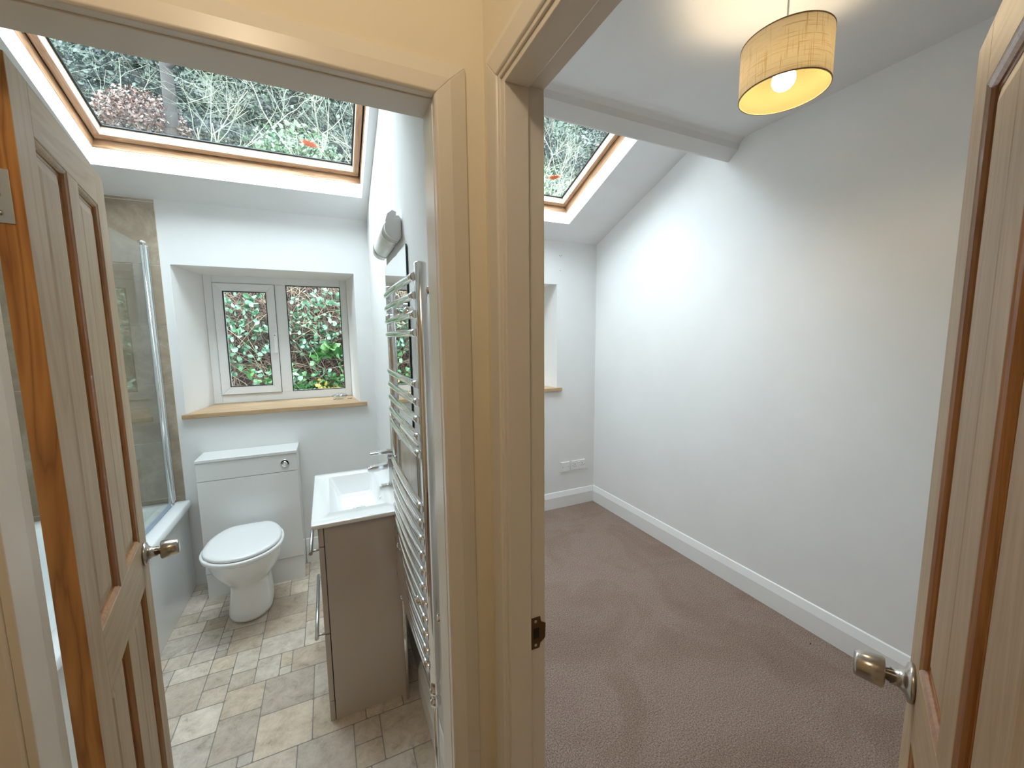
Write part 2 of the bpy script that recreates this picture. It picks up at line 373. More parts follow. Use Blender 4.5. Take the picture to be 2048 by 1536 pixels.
# ------------------------------------------------------------------ architraves, linings, skirtings
def frame_trim():
    # bathroom doorway: lining, stops and chamfered architrave on the hall side
    t = struct(empty('trim_1', (0, .8, 0)))
    def P(mb, name, m=M_gloss, bev=.0015):
        o = mb.obj(name, m, None, bev); o.parent = t; o.matrix_parent_inverse = Matrix.Translation((0, -.8, 0)); return struct(o)
    mb = MB(); mb.box(BX0 - .028, BX0, .7722, .842, 0, DH); P(mb, 'jamb')
    mb = MB(); mb.box(BX1, BX1 + .028, .7722, .842, 0, DH); P(mb, 'jamb')
    mb = MB(); mb.box(BX0 - .028, BX1 + .028, .7722, .842, DH - .005, DH + .025); P(mb, 'head')
    mb = MB(); mb.box(BX0, BX0 + .011, .754, .802, 0, DH - .006); P(mb, 'stop')
    # chamfered architrave sections
    prof = lambda e, s: [(e, .772), (e, .756), (e + s * .004, .752), (e + s * .030, .752), (e + s * .062, .764), (e + s * .062, .772)]
    m1 = MB(); e = BX1 + .001; s = 1; zt = DH - .003
    p = prof(e, 1); m1.loops([[(x, y, 0) for x, y in p], [(x, y, zt + (x - e)) for x, y in p]], sm=False); P(m1, 'architrave')
    e = BX0 - .001; m2 = MB(); p = prof(e, -1); m2.loops([[(x, y, 0) for x, y in p], [(x, y, zt + (e - x)) for x, y in p]], sm=False); P(m2, 'architrave')
    m3 = MB(); pr = [(zt, .772), (zt, .756), (zt + .004, .752), (zt + .030, .752), (zt + .062, .764), (zt + .062, .772)]
    m3.loops([[(BX0 - .001 - (z - zt), y, z) for z, y in pr], [(BX1 + .001 + (z - zt), y, z) for z, y in pr]], sm=False); P(m3, 'architrave')
    # bedroom doorway
    t2 = struct(empty('trim_2', (.34, .35, 0)))
    def Q(mb, name, m=M_gloss, bev=.0015):
        o = mb.obj(name, m, None, bev); o.parent = t2; o.matrix_parent_inverse = Matrix.Translation((-.34, -.35, 0)); return struct(o)
    x0, x1 = .290, XP + .001
    mb = MB(); mb.box(x0, x1, YJ, YJ + .03, 0, DH); Q(mb, 'jamb')
    mb = MB(); mb.box(x0, x1, YN - .03, YN, 0, DH); Q(mb, 'jamb')
    mb = MB(); mb.box(x0, x1, YN - .03, YJ + .03, DH - .003, DH + .027); Q(mb, 'head')
    mb = MB(); mb.box(x0 + .004, .339, YJ - .011, YJ, 0, DH - .003); Q(mb, 'stop')
    mb = MB(); mb.box(x0 + .004, .339, YN, YN + .011, 0, DH - .003); Q(mb, 'stop')
    mb = MB(); mb.box(x0 + .004, .339, YN + .011, YJ - .011, DH - .014, DH - .003); Q(mb, 'stop')
    yi = YJ + .007; prf = lambda e, s: [(XB, e), (.289, e), (.286, e + s * .003), (.286, e + s * .040), (.296, e + s * .066), (XB, e + s * .066)]
    zt = DH + .004
    m1 = MB(); m1.loops([[(x, y, 0) for x, y in prf(yi, 1)], [(x, y, zt + (y - yi)) for x, y in prf(yi, 1)]], sm=False); Q(m1, 'architrave')
    yn = YN - .007; m2 = MB(); m2.loops([[(x, y, 0) for x, y in prf(yn, -1)], [(x, y, zt + (yn - y)) for x, y in prf(yn, -1)]], sm=False); Q(m2, 'architrave')
    pz = [(XB, zt), (.289, zt), (.286, zt + .003), (.286, zt + .040), (.296, zt + .066), (XB, zt + .066)]
    m3 = MB(); m3.loops([[(x, yi + (z - zt), z) for x, z in pz], [(x, yn - (z - zt), z) for x, z in pz]], sm=False); Q(m3, 'architrave')
    # strike plate in the far jamb's rebate
    zc = .952
    mb = MB(); poly = [(.3445, zc - .034), (.362, zc - .034), (.364, zc - .024), (.3755, zc - .016), (.3765, zc + .016), (.366, zc + .022), (.364, zc + .034), (.3445, zc + .034)]
    mb.prism(poly, 'y', YJ - .0022, YJ - .0002); sp_ = Q(mb, 'strike_plate', M_brass, .0004); sp_['label'] = 'worn bronze strike plate'
    mb = MB().prism([(.348, zc - .011), (.361, zc - .011), (.361, zc + .011), (.348, zc + .011)], 'y', YJ - .0026, YJ - .0021); Q(mb, 'latch_hole', M_hole, 0)
    for z in (-.026, .026):
        mb = MB().lathe([(.0032, 0), (.0032, .0006), (.002, .001)], 14, (.353, YJ - .0021, zc + z), (0, -1, 0)); Q(mb, 'screw', M_steel, 0)
frame_trim()

def skirt(name, pts, h=.15, t=.018, m=M_skirt, side='x', face=1):
    # pts: (a0, a1) extent along the wall, at position p; profile bevelled at the top
    a0, a1, p = pts
    pr = [(p, 0), (p + face * t, 0), (p + face * t, h * .68), (p + face * t * .35, h * .97), (p, h)]
    mb = MB()
    if side == 'x': mb.loops([[(u, a0, z) for u, z in pr], [(u, a1, z) for u, z in pr]], sm=False)
    else: mb.loops([[(a0, u, z) for u, z in pr], [(a1, u, z) for u, z in pr]], sm=False)
    return struct(mb.obj(name, m, bev=.001))
skirt('baseboard_right', (-1.0, YB, XR), side='x', face=-1)
skirt('baseboard_back', (XP, XR - .018, YB), side='y', face=-1)
skirt('baseboard_middle', (.76, YB - .018, XP), side='x', face=1)
skirt('baseboard_bathroom_right', (.84, 1.645, XB), h=.14, side='x', face=-1)
skirt('baseboard_bathroom_back', (-.205, -.07, YB), h=.17, side='y', face=-1)

# ------------------------------------------------------------------ panelled doors
def make_door(name, loc, rz, width, knob_side, label):
    """local x runs from the hinge to the free edge, y is thickness (0..-T) with the seen face at y=0, z up"""
    T = .033; top = 1.972; bot = .012
    d = empty(name, loc, rz); d['kind'] = 'structure'; d['label'] = label
    st = .085; mun = .072; pw = (width - 2 * st - mun) / 2
    z1, z2, z3, z4 = .235, .875, 1.005, top - .085
    ys, yf = (-T, 0)
    def pc(nm, x0, x1, z0, zz, m): return struct(BOX(nm, m, x0, x1, ys, yf, z0, zz, d, .0012))
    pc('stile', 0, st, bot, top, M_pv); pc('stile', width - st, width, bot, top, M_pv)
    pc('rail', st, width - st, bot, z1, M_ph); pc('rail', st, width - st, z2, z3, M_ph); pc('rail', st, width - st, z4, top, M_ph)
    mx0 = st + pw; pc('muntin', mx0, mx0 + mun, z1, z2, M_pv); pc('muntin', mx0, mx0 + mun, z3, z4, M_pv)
    for a in (st, mx0 + mun):
        for z0, zz in ((z1, z2), (z3, z4)):
            b = a + pw
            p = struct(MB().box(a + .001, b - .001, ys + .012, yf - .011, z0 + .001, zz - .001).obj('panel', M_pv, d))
            for side in (1, -1):      # raised field, both faces
                yy = (yf - .011) if side == 1 else (ys + .012); q = MB(); o1, o2 = .018, .04
                rows = []
                for off, h in ((o1, 0), (o2, .005), (o2, .005)):
                    rows.append([(a + off, yy + side * h, z0 + off), (b - off, yy + side * h, z0 + off), (b - off, yy + side * h, zz - off), (a + off, yy + side * h, zz - off)])
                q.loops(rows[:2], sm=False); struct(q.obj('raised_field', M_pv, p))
                # ovolo bead round the opening
                q = MB(); rows = []
                for off, h in ((0, 0), (.002, -.0015), (.004, -.001), (.0075, -.003), (.0105, -.007), (.011, -.0095), (.016, -.0098), (.016, -.011), (0, -.011)):
                    yv = (yf if side == 1 else ys) + side * (h - .0005)
                    rows.append([(a + off, yv, z0 + off), (b - off, yv, z0 + off), (b - off, yv, zz - off), (a + off, yv, zz - off)])
                for i in range(len(rows) - 1):
                    n = len(q.v); q.v += rows[i] + rows[i + 1]
                    for k in range(4): q.face([n + k, n + (k + 1) % 4, n + 4 + (k + 1) % 4, n + 4 + k])
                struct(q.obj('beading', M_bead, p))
    if True:      # hinge edge painted deeper orange, without the glare put into the faces
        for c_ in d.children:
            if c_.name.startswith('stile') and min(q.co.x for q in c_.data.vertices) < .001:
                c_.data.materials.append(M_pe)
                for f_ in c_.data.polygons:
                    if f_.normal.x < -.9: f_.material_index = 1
    kx = width - .055; kz = .958
    for side in (1, -1):
        y0 = yf if side == 1 else ys; ax = (0, side, 0)
        kb = struct(MB().lathe([(.0001, .030), (.0105, .030), (.0105, .036), (.0235, .037), (.0255, .040), (.0215, .074), (.019, .0775), (.0001, .0775)], 40, (kx, y0, kz), ax, cap=False).obj('door_knob', M_nickel, d))
        kb['label'] = 'brushed nickel door knob'
        struct(MB().lathe([(.0001, 0), (.031, 0), (.0325, .003), (.031, .007), (.020, .011), (.0145, .018), (.013, .030), (.0001, .030)], 40, (kx, y0, kz), ax, cap=False).obj('rose', M_nickel, kb))
    struct(BOX('latch', M_steel, width - .0005, width + .0015, ys + .007, yf - .007, kz - .03, kz + .03, d, .0005))
    return d, T, top
F = Vector((-.507, 1.455)); A = Vector((-.4003, .884)); u = (F - A).normalized()
ang = math.atan2(u.y, u.x)
# bathroom door: seen face looks to +x, so mirror so that local +y points away from the panel side seen from the hall
d1, T, top = make_door('door_1', (A.x, A.y, 0), ang, (F - A).length, 1, 'varnished pine panel door standing open into the bathroom, steel hinge on its edge')
d1.scale = (1, -1, 1)
# hinges on the hinge edge
for z in (1.767, .22):
    hb = MB(); hb.box(-.0022, -.0003, -.033, -.0115, z - .0405, z + .0375)
    h_ = struct(hb.obj('hinge', M_steel, d1, .0006)); h_['label'] = 'steel butt hinge leaf'
    hb = MB().tube([(-.006, -.041, z - .0375), (-.006, -.041, z + .0375)], .0055, 14); struct(hb.obj('knuckle', M_steel, h_))
    for k, dz in enumerate((-.026, 0, .026)):
        struct(MB().lathe([(.0001, 0), (.0042, 0), (.0042, .0006), (.0001, .001)], 16, (-.0022, -.026, z + dz), (-1, 0, 0), cap=False).obj('screw', M_nickel, h_))
A2 = Vector((.3855, .050)); F2 = Vector((.919, .301)); u2_ = (F2 - A2).normalized()
d2, T, top = make_door('door_2', (A2.x, A2.y, 0), math.atan2(u2_.y, u2_.x), (F2 - A2).length + .004, 1, 'varnished pine panel door opened into the carpeted bedroom beside the pendant lamp')

# ------------------------------------------------------------------ windows
def window(name, x0, x1, portal_on=True):
    t = struct(empty(name, ((x0 + x1) / 2, YW, WZ)))
    def P(mb, nm, m=M_upvc, bev=.003, par=None):
        o = mb.obj(nm, m, None, bev); o.parent = par or t; o.matrix_parent_inverse = Matrix() if par else Matrix.Translation(-Vector(t.location)); return struct(o)
    k = (x1 - x0) / .903
    X = lambda v: x0 + (v + .735) * k
    z0, z1 = WZ, WT + .003; fz0, fz1 = 1.165, 1.945
    mb = MB(); b = .06
    mb.box(x0, X(-.685), YW, YW + .065, z0, z1); mb.box(X(.122), x1, YW, YW + .065, z0, z1)
    mb.box(X(-.685), X(.122), YW, YW + .065, z0, fz0); mb.box(X(-.685), X(.122), YW, YW + .065, fz1, z1)
    mb.box(X(-.314), X(-.243), YW, YW + .065, fz0, fz1); P(mb, 'window_frame')
    mb = MB().prism([(X(-.314), fz0 + .001), (X(-.243), fz0 + .001), (X(-.2785), fz0 - .035)], 'y', YW - .0006, YW + .001); P(mb, 'mitre', bev=0)
    # opening sash
    a, b2, c, e = X(-.683), X(-.316), fz0 + .002, fz1 - .002; f = .053; yf = YW - .012
    mb = MB()
    def member(p0, p1, q0, q1):   # outer edge pair, inner edge pair with a sloping bead
        mb.loops([[(p0[0], YW + .05, p0[1]), (p0[0], yf, p0[1]), (q0[0], yf + .004, q0[1]), (q0[0], YW + .05, q0[1])],
                  [(p1[0], YW + .05, p1[1]), (p1[0], yf, p1[1]), (q1[0], yf + .004, q1[1]), (q1[0], YW + .05, q1[1])]], sm=False)
    O = [(a, c), (b2, c), (b2, e), (a, e)]; I = [(a + f, c + f), (b2 - f, c + f), (b2 - f, e - f), (a + f, e - f)]
    for i in range(4): member(O[i], O[(i + 1) % 4], I[i], I[(i + 1) % 4])
    s = P(mb, 'sash', bev=.002)
    def gasket(pp, qq, off, dp=.01):
        (xa, za), (xb, zb) = pp, qq; w_ = .0045; m_ = MB(); y0 = off
        m_.box(xa, xa + w_, y0, y0 + dp, za, zb); m_.box(xb - w_, xb, y0, y0 + dp, za, zb); m_.box(xa, xb, y0, y0 + dp, za, za + w_); m_.box(xa, xb, y0, y0 + dp, zb - w_, zb); return m_
    P(gasket(I[0], I[2], YW - .0095, .022), 'gasket', M_dark, 0, s)
    P(MB().box(a + f, b2 - f, YW + .012, YW + .016, c + f, e - f), 'pane', M_glass, 0, s)
    P(gasket((a - .002, c - .002), (b2 + .002, e + .002), YW - .002), 'seal', M_dark, 0)
    hd = MB(); hx = b2 - .014; hd.box(hx - .009, hx + .009, yf - .012, yf, 1.50, 1.60); hd.box(hx - .007, hx + .007, yf - .03, yf - .012, 1.585, 1.60)
    hd.box(hx - .008, hx + .008, yf - .036, yf - .024, 1.455, 1.60); P(hd, 'window_handle', M_plas, .004)
    P(MB().lathe([(.0001, 0), (.003, 0), (.003, .001), (.0001, .001)], 12, (hx, yf - .037, 1.582), (0, -1, 0)), 'handle_lock', M_dark, 0)
    P(gasket((X(-.243), fz0), (X(.122), fz1), YW - .0005, .015), 'gasket', M_dark, 0)
    P(MB().box(X(-.243), X(.122), YW + .014, YW + .018, fz0, fz1), 'pane', M_glass, 0)
    portal(((x0 + x1) / 2, YW + .09, (z0 + z1) / 2), (-PI / 2, 0, 0), x1 - x0, z1 - z0)
    return t
window('window_1', -.735, .168)
window('window_2', .875, 1.79)
s1 = struct(MB().prism([(-.815, 3.003), (.245, 3.003), (.245, 3.029), (.2005, 3.031), (.166, YW - .001), (-.733, YW - .001), (-.798, 3.031), (-.815, 3.029)], 'z', WZ - .028, WZ).obj('trim_3', M_oak, bev=.003))
s2 = struct(MB().prism([(.80, 3.003), (1.868, 3.003), (1.868, 3.029), (1.826, 3.031), (1.79, YW - .001), (.877, YW - .001), (.842, 3.031), (.80, 3.029)], 'z', WZ - .028, WZ).obj('trim_4', M_oak, bev=.003))

def skylight(name, xs):
    x0, x1 = xs; a0, a1 = S0, S1
    t = struct(empty(name)); t.matrix_world = MS
    def P(mb, nm, m, bev=.0015, par=None):
        o = mb.obj(nm, m, None, bev); o.parent = par or t; return struct(o)
    def ring(i0, i1, n0, n1, nm, mh, mv, par=None, bev=.0015):
        A0, A1, X0, X1 = a0 + i0, a1 - i0, x0 + i0, x1 - i0; w_ = i1 - i0; out = []
        out.append(P(MB().box(X0, X1, A0, A0 + w_, n0, n1), nm, mh, bev, par)); out.append(P(MB().box(X0, X1, A1 - w_, A1, n0, n1), nm, mh, bev, par))
        out.append(P(MB().box(X0, X0 + w_, A0 + w_, A1 - w_, n0, n1), nm, mv, bev, par)); out.append(P(MB().box(X1 - w_, X1, A0 + w_, A1 - w_, n0, n1), nm, mv, bev, par)); return out
    ring(-.02, .002, .104, .19, 'window_frame', M_vel, M_velv)
    ring(.002, .010, .162, .19, 'gap_shade_fill', M_dark, M_dark, None, 0)  # dark fill painted as the shade in the gap between frame and sash
    sb = ring(.010, .042, .150, .205, 'sash', M_vel, M_velv)
    ring(.042, .0425, .152, .205, 'sash_lit_skin', M_sash, M_sashv, None, 0)  # added skin, sky-lit brightness of the inner sash face put into its colour
    ring(.0425, .052, .200, .206, 'gasket', M_dark, M_dark, None, 0)
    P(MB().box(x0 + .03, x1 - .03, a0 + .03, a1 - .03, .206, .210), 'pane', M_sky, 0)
    ring(-.08, -.02, .206, .235, 'flashing', M_dark, M_dark, None, 0)
    c = MS @ Vector(((x0 + x1) / 2, (a0 + a1) / 2, .30))
    l = bpy.data.lights.new('daylight_portal', 'AREA'); l.shape = 'RECTANGLE'; l.size = x1 - x0; l.size_y = a1 - a0; l.cycles.is_portal = True
    o = bpy.data.objects.new('daylight_portal', l); C.objects.link(o); o.matrix_world = Matrix.Translation(c) @ MS.to_3x3().to_4x4()
    return t
skylight('window_3', SKB); skylight('window_4', SKR)

def fallen_leaf(px, label, seed):
    r = random.Random(seed); pts = []; n = 26
    for i in range(n):
        t = 2 * PI * i / n; q = 1 + .28 * (1 if i % 2 else -1)
        pts.append((math.cos(t) * .042 * q, math.sin(t) * .022 * q))
    mb = MB(); k = len(mb.v); mb.v += [(0, 0, .006)] + [(a, b, .001 + .004 * abs(a) / .04) for a, b in pts]
    for i in range(n): mb.face([0, 1 + i, 1 + (i + 1) % n])
    mb.tube([(.04, 0, .004), (.07, .006, .008)], .0012, 5)
    o = mb.obj('fallen_leaf', M_orange); md = o.modifiers.new('thick', 'SOLIDIFY'); md.thickness = .0008
    o.matrix_world = MS @ Matrix.Translation((px[0], px[1], .2115)) @ Matrix.Rotation(r.uniform(-.4, .4), 4, 'Z')
    tag(o, label, 'leaf')
fallen_leaf((-.020, S0 + .144), 'orange fallen leaf lying on the glass of the bathroom roof window', 1)
fallen_leaf((1.603, S0 + .220), 'orange fallen leaf lying on the glass of the bedroom roof window', 2)

# ------------------------------------------------------------------ bathroom tiles
def tiles(name, axis, u0, u1, z0, z1, p, face, tw=.45, thh=.3475, zref=.942, uref=None, topf=None):
    t = struct(empty(name)); uref = u0 if uref is None else uref; g = .002
    gm = MB(); d0, d1 = (p, p + face * .006)
    def bx(mb, a, b, c, e, q0, q1):
        q0, q1 = min(q0, q1), max(q0, q1)
        if axis == 'y': mb.box(a, b, q0, q1, c, e)
        else: mb.box(q0, q1, a, b, c, e)
    bx(gm, u0, u1, z0, z1, d0, d1); struct(gm.obj('grout', M_grout, t)); tm = MB()
    k0 = math.floor((z0 - zref) / thh); r = k0
    while zref + r * thh < z1:
        za, zb = max(z0, zref + r * thh), min(z1, zref + (r + 1) * thh); j = math.floor((u0 - uref) / tw)
        while uref + j * tw < u1:
            a, b = max(u0, uref + j * tw), min(u1, uref + (j + 1) * tw)
            if b - a > .01 and zb - za > .01: bx(tm, a + g / 2, b - g / 2, za + g, zb - g, d0, p + face * .009)
            j += 1
        r += 1
    struct(tm.obj('tile', M_tile, t, .001)); return t
tiles('trim_5', 'y', -1.54, -.842, .56, ZE - .004, YB, -1, tw=.72, uref=-1.54, zref=.945)
tiles('trim_6', 'x', 1.30, 3.02, .56, 2.34, -1.541, 1, zref=.945)
tiles('trim_7', 'x', 1.536, 2.262, .852, 1.137, XB + .001, -1, tw=.30, uref=1.36, zref=.80)

# ------------------------------------------------------------------ bath
def bathtub():
    t = empty('bathtub', (-1.17, 2.17, 0)); tag(t, 'white bathtub with a glossy side panel along the tiled left wall', 'bathtub')
    inv = Matrix.Translation(-Vector(t.location))
    def P(mb, nm, m, bev=0, sub=0, par=None):
        o = mb.obj(nm, m, None, bev, 3, sub); o.parent = par or t; o.matrix_parent_inverse = Matrix() if par else inv; return o
    def rr(x0, x1, y0, y1, r, z, n=6):
        o = []
        for cx, cyy, a0 in ((x1 - r, y1 - r, 0), (x0 + r, y1 - r, PI / 2), (x0 + r, y0 + r, PI), (x1 - r, y0 + r, 1.5 * PI)):
            for k in range(n + 1): a = a0 + PI / 2 * k / n; o.append((cx + r * math.cos(a), cyy + r * math.sin(a), z))
        return o
    x0, x1, y0, y1 = -1.530, -.815, 1.335, 3.018; z = .572; mb = MB()
    rows = [rr(x0, x1, y0, y1, .012, z - .038), rr(x0, x1, y0, y1, .012, z - .006), rr(x0 + .006, x1 - .006, y0 + .006, y1 - .006, .014, z),
            rr(x0 + .055, x1 - .085, y0 + .07, y1 - .07, .12, z), rr(x0 + .065, x1 - .097, y0 + .085, y1 - .08, .12, z - .012),
            rr(x0 + .08, x1 - .11, y0 + .12, y1 - .10, .12, z - .15), rr(x0 + .11, x1 - .14, y0 + .22, y1 - .13, .12, z - .34), rr(x0 + .16, x1 - .19, y0 + .30, y1 - .2, .1, z - .40)]
    mb.loops(rows, cap=False); n = len(rows[0]); b = (len(rows) - 1) * n; mb.face([b + i for i in range(n)])
    P(mb, 'tub', M_acr)
    mb = MB(); mb.box(x0 + .004, -.856, y0 + .02, y1, .0, .05); P(mb, 'plinth', M_unit)
    mb = MB(); mb.box(-.853, -.835, y0 + .006, y1 - .004, .0015, z - .039); P(mb, 'side_panel', mat('glossy_bath_panel', (.80, .82, .82), .05, coat=.5), .002)
    mb = MB(); mb.box(x0 + .004, -.84, y0 + .002, y0 + .018, .004, z - .039); P(mb, 'end_panel', M_unit, .002)
    for y in (2.856, 2.0):
        P(MB().lathe([(.0001, 0), (.006, 0), (.006, .002), (.004, .004), (.0001, .004)], 16, (-.835, y, .511), (1, 0, 0), cap=False), 'screw_cap', M_plas)
bathtub()

def shower_screen():
    t = empty('shower_screen', (-.89, 3.0, .573)); tag(t, 'frameless glass shower screen with chrome hinge pole standing on the bath rim', 'shower screen')
    inv = Matrix.Translation(-Vector(t.location))
    def P(mb, nm, m, bev=0):
        o = mb.obj(nm, m, None, bev); o.parent = t; o.matrix_parent_inverse = inv; return o
    X = -.888; zb = .585; zt = 2.085
    P(MB().box(X - .022, X + .006, 2.992, 3.020, zb, zt), 'wall_channel', M_chrome, .002)
    P(MB().box(X - .003, X + .003, 2.945, 2.992, zb, zt - .002), 'fixed_glass', M_screen)
    P(MB().box(X - .006, X + .006, 2.960, 2.975, zb, zt - .002), 'seal', mat('clear_seal', (.75, .80, .82), .2))
    P(MB().tube([(X, 2.930, zb - .004), (X, 2.930, zt + .004)], .0105, 20), 'hinge_pole', M_chrome)
    P(MB().lathe([(.0001, 0), (.017, 0), (.018, .004), (.017, .012), (.0001, .013)], 24, (X, 2.930, zt + .002), (0, 0, 1), cap=False), 'pole_cap', M_chrome)
    P(MB().lathe([(.0001, 0), (.015, 0), (.015, .010), (.0001, .012)], 24, (X, 2.930, zb - .010), (0, 0, 1), cap=False), 'pole_foot', M_chrome)
    # swinging leaf: straight top, then a large curved outer corner
    y1, y0, r = 2.918, 2.14, .32; poly = [(y1, zb + .006), (y1, zt - .006)]
    for k in range(13): a = PI / 2 + PI / 2 * k / 12; poly.append((y0 + r + r * math.cos(a), zt - .006 - r + r * math.sin(a)))
    poly.append((y0, zb + .006)); P(MB().prism(poly, 'x', X - .003, X + .003), 'glass_leaf', M_screen)
    P(MB().box(X - .005, X + .005, y0, y1, zb - .010, zb + .010), 'bottom_seal', mat('grey_blue_seal', (.30, .36, .48), .3))
    P(MB().box(X - .004, X + .004, y1 - .004, 2.932, zb + .006, zt - .01), 'edge_seal', mat('smoky_seal', (.5, .55, .56), .2))
shower_screen()

# ------------------------------------------------------------------ toilet and its unit
def cistern_unit():
    t = empty('cistern_cabinet', (-.468, 2.92, 0)); tag(t, 'white gloss cistern cabinet with chrome flush button behind the toilet', 'cabinet')
    inv = Matrix.Translation(-Vector(t.location))
    def P(mb, nm, m, bev=.0015, par=None):
        o = mb.obj(nm, m, None, bev); o.parent = par or t; o.matrix_parent_inverse = Matrix() if par else inv; return o
    x0, x1, yf = -.731, -.205, 2.822
    P(MB().box(x0 + .003, x1 - .003, yf + .018, YB - .002, .155, .838), 'carcass', M_unit)
    P(MB().box(x0, x1, yf - .004, YB - .001, .840, .857), 'top_panel', M_unit)
    P(MB().box(x0 + .002, x1 - .002, yf, yf + .017, .729, .838), 'upper_panel', M_unit)
    P(MB().box(x0 + .002, x1 - .002, yf, yf + .017, .158, .726), 'front_panel', M_unit)
    P(MB().box(x0 + .002, x1 - .002, yf + .006, YB - .002, 0, .154), 'plinth', M_unit)
    b = P(MB().lathe([(.0001, 0), (.0245, 0), (.0245, .004), (.021, .006), (.021, .004), (.0001, .004)], 32, (-.275, yf, .782), (0, -1, 0), cap=False), 'flush_button', M_chrome, 0)
    P(MB().lathe([(.0001, 0), (.013, 0), (.013, .004), (.0001, .006)], 24, (-.2745, yf - .004, .782), (0, -1, 0), cap=False), 'inner_button', M_chrome, 0, b)
cistern_unit()

def toilet():
    t = empty('toilet', (-.475, 2.62, 0)); tag(t, 'white ceramic back to wall toilet with closed lid in front of the cabinet', 'toilet')
    inv = Matrix.Translation(-Vector(t.location))
    def P(mb, nm, m, bev=0, sub=0, par=None):
        o = mb.obj(nm, m, None, bev, 3, sub); o.parent = par or t; o.matrix_parent_inverse = Matrix() if par else inv; return o
    cx = -.477; yb = 2.813; n = 36
    def sec(z, hw, yf, hb, pw=2.0, mid=None):
        """egg section: front half ellipse from the widest point, back half tapering to half width hb at the wall"""
        ym = mid if mid is not None else yf + (yb - yf) * .45; o = []
        for k in range(n):
            a = 2 * PI * k / n; c, s = math.cos(a), math.sin(a)
            if s <= 0: x = hw * math.copysign(abs(c) ** (2 / pw), c); y = ym - (ym - yf) * abs(s) ** (2 / pw)
            else:
                y = ym + (yb - ym) * abs(s) ** .8; q = (y - ym) / (yb - ym); wd = hw + (hb - hw) * q ** 1.5; x = wd * math.copysign(abs(c) ** .45, c) if s < .999 else 0
            o.append((cx + x, y, z))
        return o
    rows = [sec(0, .112, 2.468, .118, mid=2.60), sec(.02, .110, 2.472, .118, mid=2.60), sec(.09, .100, 2.488, .114, mid=2.61), sec(.16, .092, 2.500, .110, mid=2.62), sec(.20, .096, 2.490, .112, mid=2.62), sec(.225, .112, 2.466, .12, mid=2.61),
            sec(.26, .138, 2.435, .135, mid=2.60), sec(.30, .160, 2.400, .15, mid=2.59), sec(.345, .174, 2.372, .155, mid=2.585), sec(.385, .180, 2.356, .158, mid=2.58), sec(.400, .183, 2.350, .160, mid=2.58), sec(.406, .178, 2.356, .155, mid=2.58)]
    P(MB().loops(rows), 'pan', M_cer, sub=1)
    def ov(z, e, yback=2.795, hb=.125):
        o = []; hw = .190 + e; yf = 2.332 - e; ym = 2.545
        for k in range(n):
            a = 2 * PI * k / n; c, s = math.cos(a), math.sin(a)
            if s <= 0: x = hw * c; y = ym + (ym - yf) * s
            else:
                y = ym + (yback + e - ym) * min(1, s ** .9); q = (y - ym) / (yback - ym); wd = hw + (hb - hw) * min(1, q) ** 2.6
                x = wd * math.copysign(abs(c) ** .33, c) if abs(c) > 1e-6 else 0
            o.append((cx + x, y, z))
        return o
    P(MB().loops([ov(.406, .000), ov(.410, .005), ov(.424, .006), ov(.429, .001)]), 'seat', M_cer)
    P(MB().loops([ov(.4285, -.010), ov(.4295, -.010)]), 'seat_gap', mat('painted_gap_shade', (.3, .22, .18), .6))  # dark layer painted as the shade between seat and lid
    P(MB().loops([ov(.431, -.010), ov(.434, -.006), ov(.443, -.007), ov(.448, -.013), ov(.450, -.03), ov(.451, -.09)]), 'lid', M_cer)
    for x in (-.08, .08): P(MB().lathe([(.0001, 0), (.016, 0), (.016, .018), (.013, .024), (.0001, .024)], 20, (cx + x, 2.80, .407), cap=False), 'hinge', M_chrome)
    P(MB().lathe([(.0001, 0), (.006, 0), (.005, .003), (.0001, .004)], 14, (cx + .113, 2.70, .035), (1, 0, .1), cap=False), 'fixing_cap', M_plas)
toilet()

# ------------------------------------------------------------------ vanity, basin, tap
def vanity():
    t = empty('vanity_unit', (.12, 1.95, 0)); tag(t, 'gloss vanity cabinet with drawer bar handles standing under the white basin', 'cabinet')
    inv = Matrix.Translation(-Vector(t.location))
    def P(mb, nm, m, bev=.0015, par=None):
        o = mb.obj(nm, m, None, bev); o.parent = par or t; o.matrix_parent_inverse = Matrix() if par else inv; return o
    y0, y1 = 1.652, 2.242
    P(MB().box(-.048, .238, y0 + .0165, y1 - .0165, 0, .742).box(-.048, .238, y0, y0 + .016, 0, .830).box(-.048, .238, y1 - .016, y1, 0, .830), 'carcass', M_van, .0008)
    P(MB().box(-.070, -.051, y0, y1, 0, .086), 'plinth', M_van)
    P(MB().box(-.070, -.051, y0, y1, .751, .826), 'top_fascia', M_van)
    for z0, z1 in ((.386, .747), (.089, .381)):
        d = P(MB().box(-.070, -.051, y0, y1, z0, z1), 'drawer_front', M_van); zh = z1 - .040
        mb = MB().tube([(-.070, y0 + .07, zh), (-.100, y0 + .07, zh)], .005, 12); mb.tube([(-.070, y1 - .07, zh), (-.100, y1 - .07, zh)], .005, 12)
        mb.tube([(-.102, y0 + .05, zh), (-.102, y1 - .05, zh)], .0075, 14); P(mb, 'bar_handle', M_steel, 0, d)
vanity()

